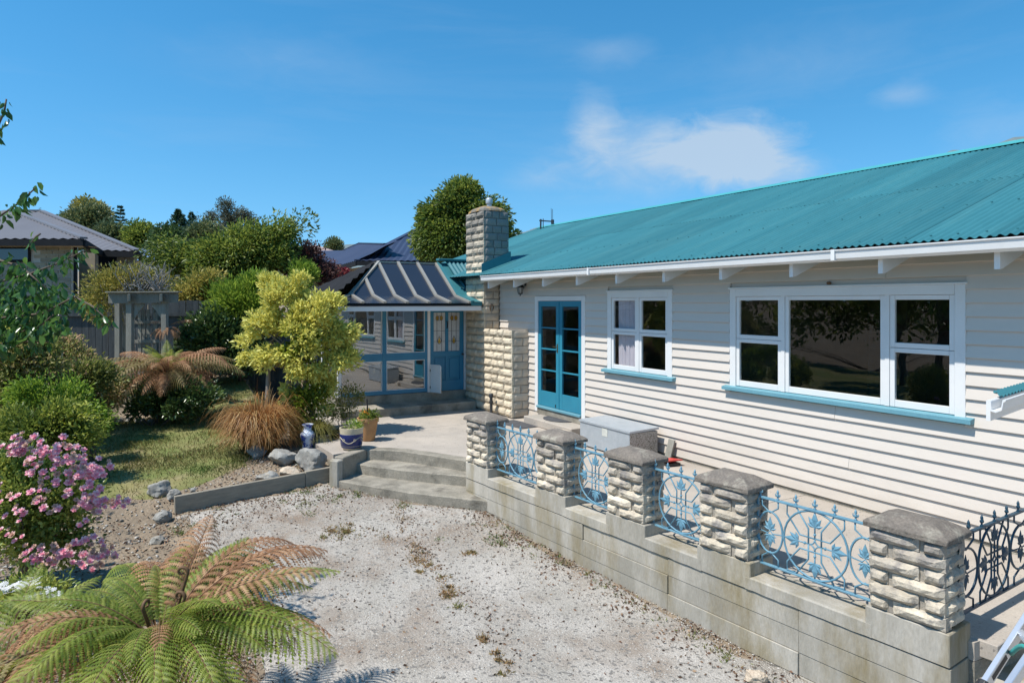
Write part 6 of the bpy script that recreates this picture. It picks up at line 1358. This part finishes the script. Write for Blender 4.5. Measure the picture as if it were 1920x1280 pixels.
m = MB(); m.bar(poly[2]+Vector((0, 0, .06)), poly[3]+Vector((0, 0, .06)), .22, .06); m.bar(poly[3]+Vector((0, 0, .06)), poly[4]+Vector((0, 0, .06)), .22, .06); m.bar(e1_+Vector((0, 0, .05)), r1_+Vector((0, 0, .05)), .22, .06); m.build('ridge_cap', M['grey_roof'], nh)
m = MB(); dn = Vector((0, 0, -.10)); m.bar(e0_+dn, e1_+dn, .1, .2); m.bar(e1_+dn, poly[1]+dn, .1, .2); m.bar(poly[1]+dn, f1+dn, .1, .2); m.build('gutter', M['charcoal'], nh)
m = MB(); q = Vector((FWD[0], FWD[1], 0)); m.add([e0_+dn*1.9, e1_+dn*1.9, e1_+dn*1.9+q*.8, e0_+dn*1.9+q*.8], [(0, 1, 2, 3)]); m.build('soffit', M['cream'], nh)
m = MB(); m.bar(P(251, 472, F2-.3), P(285, 497, F2+1.5), .25, .12); m.build('verge', M['charcoal'], nh)
# blue roofed house
bh = thing('blue_roof_house', 'house with slate blue corrugated hip roofs and cream wall behind the sunroom', 'house', tuple(CF(-6, 34)[:2])+(1.8,))
ra, rb_ = P(669, 489.5, 31), P(860, 490, 31); rc_ = P(764, 443, 36); rd2 = P(830, 420, 38.2)
pl3 = (ra, rb_, rc_); poly = [ra, rb_, onplane(*pl3, 860, 400), onplane(*pl3, 793, 425)]
roofpoly('roof', poly, M['blue_roof'], .29, .02, bh, slope(ra, rb_, rc_))
la_, lb2 = P(669, 489.5, 31), P(560, 520, 40); lc_ = P(700, 458, 38)
pl4 = (la_, lb2, lc_); poly2 = [la_, lb2, onplane(*pl4, 560, 471), onplane(*pl4, 645, 470.5), onplane(*pl4, 675, 457), onplane(*pl4, 724, 459), onplane(*pl4, 745, 452)]
roofpoly('roof', poly2, M['blue_roof'], .29, .02, bh, slope(la_, lb2, lc_))
m = MB(); up2 = Vector((0, 0, .05)); m.bar(poly[0]+up2, poly[3]+up2, .25, .06); m.bar(poly2[3]+up2, poly2[4]+up2, .25, .06); m.bar(poly2[4]+up2, poly2[5]+up2, .25, .06); m.build('ridge_cap', M['blue_roof'], bh)
m = MB(); m.bar(ra+dn, rb_+dn, .12, .2); m.bar(la_+dn, lb2+dn, .12, .2); m.build('gutter', M['charcoal'], bh)
wa, wb2 = P(678, 500, 31.8), P(850, 500, 31.8); wc2 = P(585, 505, 41)
MB().prism([tuple(wa[:2]), tuple(wb2[:2]), tuple((wb2+Vector(FWD)*3)[:2]), tuple((wc2+Vector(FWD)*1)[:2]), tuple(wc2[:2])], 1.2, ra.z-.22).build('wall', M['cream'], bh)
wq = P(670, 508, 32.4); nq = (wb2-wa).normalized()
m = MB(); m.box((-.05, -.02, -.35), (1.4, .05, .25)); o = m.build('window', M['winglass'], bh, world=False); o.location = P(683, 512, 31.7)-Vector(bh.location); o.rotation_euler = (0, 0, math.atan2(nq.y, nq.x))
def far_house(name, label, f, pts, m, ridge_push=6, wallm='cream', eave=None):
    """pts: eave left, eave right, ridge right, ridge left in the picture"""
    t = thing(name, label, 'house', tuple(P(pts[0][0], pts[0][1], f)[:2])+(2.0,)); a, b = P(*pts[0], f), P(*pts[1], f); c, d = P(*pts[2], f+ridge_push), P(*pts[3], f+ridge_push)
    q = Vector((FWD[0], FWD[1], 0)); e, g = b+q*2*ridge_push, a+q*2*ridge_push
    MB().add([a, b, c, d, e, g], [(0, 1, 2, 3), (1, 4, 2), (4, 5, 3, 2), (5, 0, 3), (0, 5, 4, 1)]).build('roof', M[m], t)
    i = (b-a)*.04; MB().prism([tuple((a+i+q*.6)[:2]), tuple((b-i+q*.6)[:2]), tuple((e-i-q*.6)[:2]), tuple((g+i-q*.6)[:2])], 0, a.z-.02).build('wall', M[wallm], t); return t
far_house('pale_roof_house', 'distant house with pale blue roof left of the green garden tree', 44, ((222, 488), (312, 488), (268, 466), (252, 466)), 'bright_roof', 5)
far_house('tile_roof_house', 'distant grey green hip roof with a chimney above the pale blue roof', 50, ((228, 470), (300, 470), (268, 450), (262, 450)), 'greytile', 5)
tt = bpy.data.objects['tile_roof_house']; a = P(270, 448, 56); MB().bar(P(270, 462, 56), P(270, 433, 56), .55, .55, tuple(RGT)).bar(P(270, 434, 56), P(270, 431.5, 56), .75, .75, tuple(RGT)).build('chimney', M['charcoal'], tt)
far_house('pink_roof_house', 'distant low house with pinkish tiled hip roof above the burgundy shrub', 70, ((548, 470), (622, 470), (596, 460), (566, 460)), 'pink_roof', 5)
far_house('grey_shed', 'small pale shed wall showing beside the green garden tree', 30, ((232, 506), (300, 506), (300, 498), (232, 498)), 'greytile', 2)

# ------------------------------------------------------------------ overhanging cherry branches at the left edge
ct = thing('cherry_tree', 'broadleaf tree reaching in from the left edge with hanging green leaves', 'tree', G(-330, 6.2)); cb = Vector(ct.location)
mb = MB(); mb.tube([(0, 0, -.2), (.03, .02, 1.0), (.08, .05, 2.2), (.05, .1, 3.6)], [.13, .11, .09, .05], 9); mb.build('trunk', M['bark'], ct, True, world=False)
tw = []; r_ = random.Random(17)
br = [((-200, 600, 6.1), (-90, 560, 6.0), (0, 528, 5.8), (60, 512, 5.7), (112, 492, 5.6), (158, 470, 5.5)), ((-150, 610, 6.0), (0, 596, 5.8), (80, 588, 5.6), (140, 556, 5.5), (175, 575, 5.4), (205, 603, 5.3)),
      ((-180, 480, 6.0), (-60, 430, 5.9), (0, 405, 5.8), (36, 380, 5.7), (66, 353, 5.6)), ((-160, 420, 6.0), (-60, 320, 5.9), (-10, 250, 5.8), (8, 210, 5.7), (12, 186, 5.7)), ((-130, 640, 6.0), (0, 630, 5.8), (70, 615, 5.6), (100, 590, 5.5)),
      ((-120, 500, 6.0), (-20, 482, 5.8), (40, 500, 5.7), (86, 540, 5.5)), ((-90, 560, 6.1), (-20, 560, 6.0), (50, 556, 5.9), (96, 560, 5.8)), ((60, 455, 5.6), (68, 444, 5.6), (76, 438, 5.6)), ((-60, 660, 6.0), (30, 640, 5.9), (90, 640, 5.8))]
LP, LD = [], []; bmb = MB()
for b in br:
    q = [P(*p) for p in b]; bmb.tube([v-cb for v in [Vector((cb.x, cb.y, max(q[0].z-.4, .6)))]+q] if b[0][0] < -100 else [v-cb for v in q], ([.05] if b[0][0] < -100 else [])+[.011*(1-.8*i/len(q))+.002 for i in range(len(q))], 6)
    for i in range(len(q)-1):
        a, c = q[i], q[i+1]; n = int((c-a).length/.012) if b[i+1][0] > -60 else int((c-a).length/.08)
        for k in range(n):
            p = a.lerp(c, r_.random()); side = Vector((r_.gauss(0, 1), r_.gauss(0, 1), r_.gauss(-.25, .7))).normalized(); p2 = p+side*r_.uniform(.02, .13 if b[i+1][1] > 460 and b[i+1][0] < 120 else .07)
            LP.append(p2-cb); LD.append(side*.5+Vector((r_.gauss(0, .3), r_.gauss(0, .3), -.75)))
for k in range(1000):
    x = r_.uniform(-160, 125); y = r_.uniform(535, 635)+(30 if x < 0 else 0)-max(0, x)*.05; p = P(x, y, 5.75+r_.gauss(0, .28)); LP.append(p-cb); LD.append(Vector((r_.gauss(0, .5), r_.gauss(0, .5), -.7)))
for k in range(900):
    v = Vector((r_.gauss(-.2, .9)-.3, r_.gauss(-.7, .8), r_.uniform(1.8, 4.2))); rr_, ff_ = rf(v.x+cb.x, v.y+cb.y)
    if rr_ < -.79*ff_: LP.append(v); LD.append(Vector((r_.gauss(0, .5), r_.gauss(0, .5), -.6)))
bmb.build('branches', M['bark'], ct, True, world=False)
n = len(LP); me = oval_leaves(np.array(LP), np.array(LD), .088*rng.uniform(.55, 1.2, n), .5, np.clip(rng.normal(.5, .28, n), 0, 1), .22, [M['lf_cherry']])
o = bpy.data.objects.new('foliage', me); link(o, ct); o['kind'] = 'stuff'

# ------------------------------------------------------------------ lawn blades, weeds, leaf litter, stones
def inpoly(x, y, poly):
    c = False; n = len(poly)
    for i in range(n):
        x1, y1 = poly[i][:2]; x2, y2 = poly[i-1][:2]
        if (y1 > y) != (y2 > y) and x < (x2-x1)*(y-y1)/(y2-y1)+x1: c = not c
    return c
def scatter(n, poly, dens=None):
    xs = [p[0] for p in poly]; ys = [p[1] for p in poly]; out = []; r = random.Random(n)
    while len(out) < n:
        x, y = r.uniform(min(xs), max(xs)), r.uniform(min(ys), max(ys))
        if inpoly(x, y, poly) and (dens is None or r.random() < dens(x, y)): out.append((x, y, hz(x, y)+.015))
    return np.array(out)
lp = [tuple(p[:2]) for p in lpoly]
pat = lambda x, y: .18+.82*sstep(-.12, .35, noise.noise((x*.9, y*.9, 3))+.25*noise.noise((x*3, y*3, 1)))
p = scatter(30000, lp, pat); n = len(p); p[:, :2] += rng.normal(size=(n, 2))*.07
tint = np.clip(rng.normal(.5, .28, n)-np.array([.45*sstep(0, .5, noise.noise((x*.7, y*.7, 9))) for x, y, z in p]), 0, 1)
o = bpy.data.objects.new('lawn_grass', leaves(p, rng.normal(size=p.shape)*.6+np.array((0, 0, 1)), .055*rng.uniform(.5, 1.3, n), .14, .05, tint, .2, [M['grass']])); link(o); props(o, 'short patchy grass of the dry lawn', 'grass', kind='stuff')
dp = [tuple(p[:2]) for p in dpoly]
wl = [FW(t_, 0) for t_ in (-.1, 5.7)]
def walld(x, y): return max(0, -(Vector((x, y, 0))-FP0).dot(DNv))
def ddens(x, y):
    r, f = rf(x, y)
    if f < 3.2 or f > 10.2 or abs(r) > .78*f: return 0
    w = math.exp(-(walld(x, y)/.36)**2)*.95
    s = (Vector((x, y, 0))-BA); dd = (Vector((BB.x-BA.x, BB.y-BA.y, 0))).normalized(); e = abs(s.x*dd.y-s.y*dd.x); left_ = math.exp(-(e/.75)**2)*.5
    ctr = PZ(745, 975, -.5); c2_ = PZ(860, 1100, -.56); L2 = (c2_-ctr); u = max(-.3, min(1.6, (Vector((x, y, 0))-ctr).dot(L2)/L2.length_squared)); g = (Vector((x, y, 0))-ctr-L2*u); g.z = 0; mid_ = math.exp(-(g.length/.13)**2)*.5*max(0, noise.noise((x*2.2, y*2.2, 4))+.45)
    st = math.exp(-(max(0, f-7.9+.25*r)/.5)**2)*0
    lb = .6*sstep(-1.1, -2.4, r-(-.0)) if f < 7.5 else .12
    return min(1, .025+w*max(.1, .5+noise.noise((x*3, y*3, 2)))+left_+mid_+lb*.5*max(0, .4+noise.noise((x*2, y*2, 8))))
p = scatter(5600, dp, ddens); n = len(p)
d = rng.normal(size=p.shape); d[:, 2] = np.abs(d[:, 2])*.12
o = bpy.data.objects.new('fallen_leaves', leaves(p+np.array((0, 0, .006)), d, rng.uniform(.01, .04, n), .5, .08, rng.random(n), .05, [M['fleck']], roll=np.stack([-d[:, 1], d[:, 0], 0*d[:, 0]], 1)+rng.normal(size=p.shape)*.25)); link(o); props(o, 'dry brown leaves scattered over the gravel and along the wall foot', 'leaf litter', kind='stuff')
def stones(n, dens, s0, s1, name, label, ms, poly):
    p = scatter(n, poly, dens); V0 = np.array([(1, 0, 0), (-.5, .87, 0), (-.5, -.87, 0), (.1, .1, .8), (.5, .6, .35), (-.8, .1, .4), (.3, -.7, .4)])
    F0 = np.array([(0, 4, 3), (4, 1, 3), (1, 5, 3), (5, 2, 3), (2, 6, 3), (6, 0, 3), (0, 1, 4), (1, 2, 5), (2, 0, 6)])
    k = len(V0); a = rng.uniform(0, 6.283, n); s = rng.uniform(s0, s1, n)*rng.uniform(.6, 1, n); sx = s*rng.uniform(.7, 1.3, n); sy = s*rng.uniform(.6, 1.1, n); sz = s*rng.uniform(.5, 1, n)
    X = V0[None, :, 0]*sx[:, None]; Y = V0[None, :, 1]*sy[:, None]; Z = V0[None, :, 2]*sz[:, None]-s[:, None]*.12
    c, q = np.cos(a)[:, None], np.sin(a)[:, None]; V = np.stack([X*c-Y*q+p[:, :1], X*q+Y*c+p[:, 1:2], Z+p[:, 2:]-.004], 2).reshape(-1, 3)
    F = (F0[None]+np.arange(n)[:, None, None]*k).reshape(-1, 3); o = bpy.data.objects.new(name, np_mesh(name, V, F, ms, False, np.repeat(rng.random(n), len(F0)))); link(o); props(o, label, 'gravel', kind='stuff')
M['pebble'] = leafmat('gravel_chip', (.16, .145, .125), (.36, .335, .3), (.52, .49, .44), rough=.9, trans=0.0, spec=.2)
def gd(x, y):
    r, f = rf(x, y)
    if f < 3.0 or f > 10.3 or abs(r) > .8*f: return 0
    return .35+.65*sstep(-.2, .3, noise.noise((x*1.3, y*1.3, 5)))
stones(42000, gd, .004, .013, 'gravel_stones', 'loose pale gravel chips on the driveway', [M['pebble']], dp)
def bd(x, y):
    r, f = rf(x, y); return 1.0 if 4.5 < f < 10.5 and -.8*f < r < 0 and not inpoly(x, y, dp) and not inpoly(x, y, lp) else 0
bp_ = [tuple(CF(*q)[:2]) for q in ((-7.5, 4.5), (-1.2, 4.5), (-2.2, 10.5), (-7.5, 10.5))]
stones(2600, bd, .006, .03, 'bed_stones', 'small stones in the garden bed', [M['pebble']], bp_)
p = scatter(3000, bp_, bd); n = len(p); d = rng.normal(size=p.shape); d[:, 2] = np.abs(d[:, 2])*.3
o = bpy.data.objects.new('bed_litter', leaves(p+np.array((0, 0, .008)), d, rng.uniform(.015, .05, n), .55, .2, rng.random(n), .2, [M['fleck']])); link(o); props(o, 'dry leaves and bark lying in the garden bed', 'leaf litter', kind='stuff')
# weed tufts
wv = []; wt = []
tufts = [(372, 885, 12, 160, .1), (388, 884, 6, 60, .1), (930, 1010, 12, 90, .25), (757, 960, 8, 50, .45), (820, 1010, 5, 14, .2), (660, 872, 3, 14, .4), (655, 845, 3, 16, .25)]
r3 = random.Random(77)
def streak(a, b, k, n, w, c):
    for i in range(k): u = r3.random(); tufts.append((a[0]+(b[0]-a[0])*u+r3.gauss(0, w), a[1]+(b[1]-a[1])*u+r3.gauss(0, w*.5), r3.uniform(3, 9), int(n*r3.uniform(.4, 1.5)), c+r3.gauss(0, .06)))
streak((745, 960), (790, 1050), 12, 26, 9, .88); streak((785, 1045), (870, 1125), 16, 30, 10, .9); streak((890, 1150), (950, 1235), 9, 22, 9, .88); streak((690, 990), (720, 1010), 4, 14, 6, .85)
streak((560, 965), (690, 930), 16, 22, 16, .45); streak((590, 1010), (660, 995), 14, 30, 10, .8); streak((480, 945), (620, 925), 12, 16, 12, .35); streak((620, 1275), (900, 1265), 14, 26, 12, .92)
streak((330, 1000), (470, 960), 12, 18, 14, .45); streak((880, 985), (1010, 1040), 8, 8, 8, .4); streak((960, 1000), (1500, 1275), 44, 8, 7, .6); streak((880, 960), (1000, 1010), 14, 8, 6, .6); streak((860, 1030), (900, 1040), 3, 30, 8, .86)
for (px, py, sp, n, c) in tufts:
    r2 = random.Random(int(px*7+py))
    for i in range(int(n*1.7)):
        q = PZ(px+r2.gauss(0, sp), py+r2.gauss(0, sp*.4), -.5 if py > 900 else -.25 if py > 850 else -.02); q.z = hz(q.x, q.y)+.01 if py > 875 or px < 600 else .0; wv.append(q); wt.append(min(1, max(0, c+r2.gauss(0, .12))))
n = len(wv); d = rng.normal(size=(n, 3)); d[:, 2] = np.abs(d[:, 2])*.5+.2
M['weed'] = leafmat('weed_blade', (.06, .15, .02), (.16, .2, .05), (.36, .22, .11), rough=.7, trans=.3)
o = bpy.data.objects.new('weeds', leaves(np.array(wv), d, rng.uniform(.012, .05, n), .2, .1, np.array(wt), .2, [M['weed']])); link(o); props(o, 'small green and dried weeds in the gravel', 'weeds', kind='stuff')
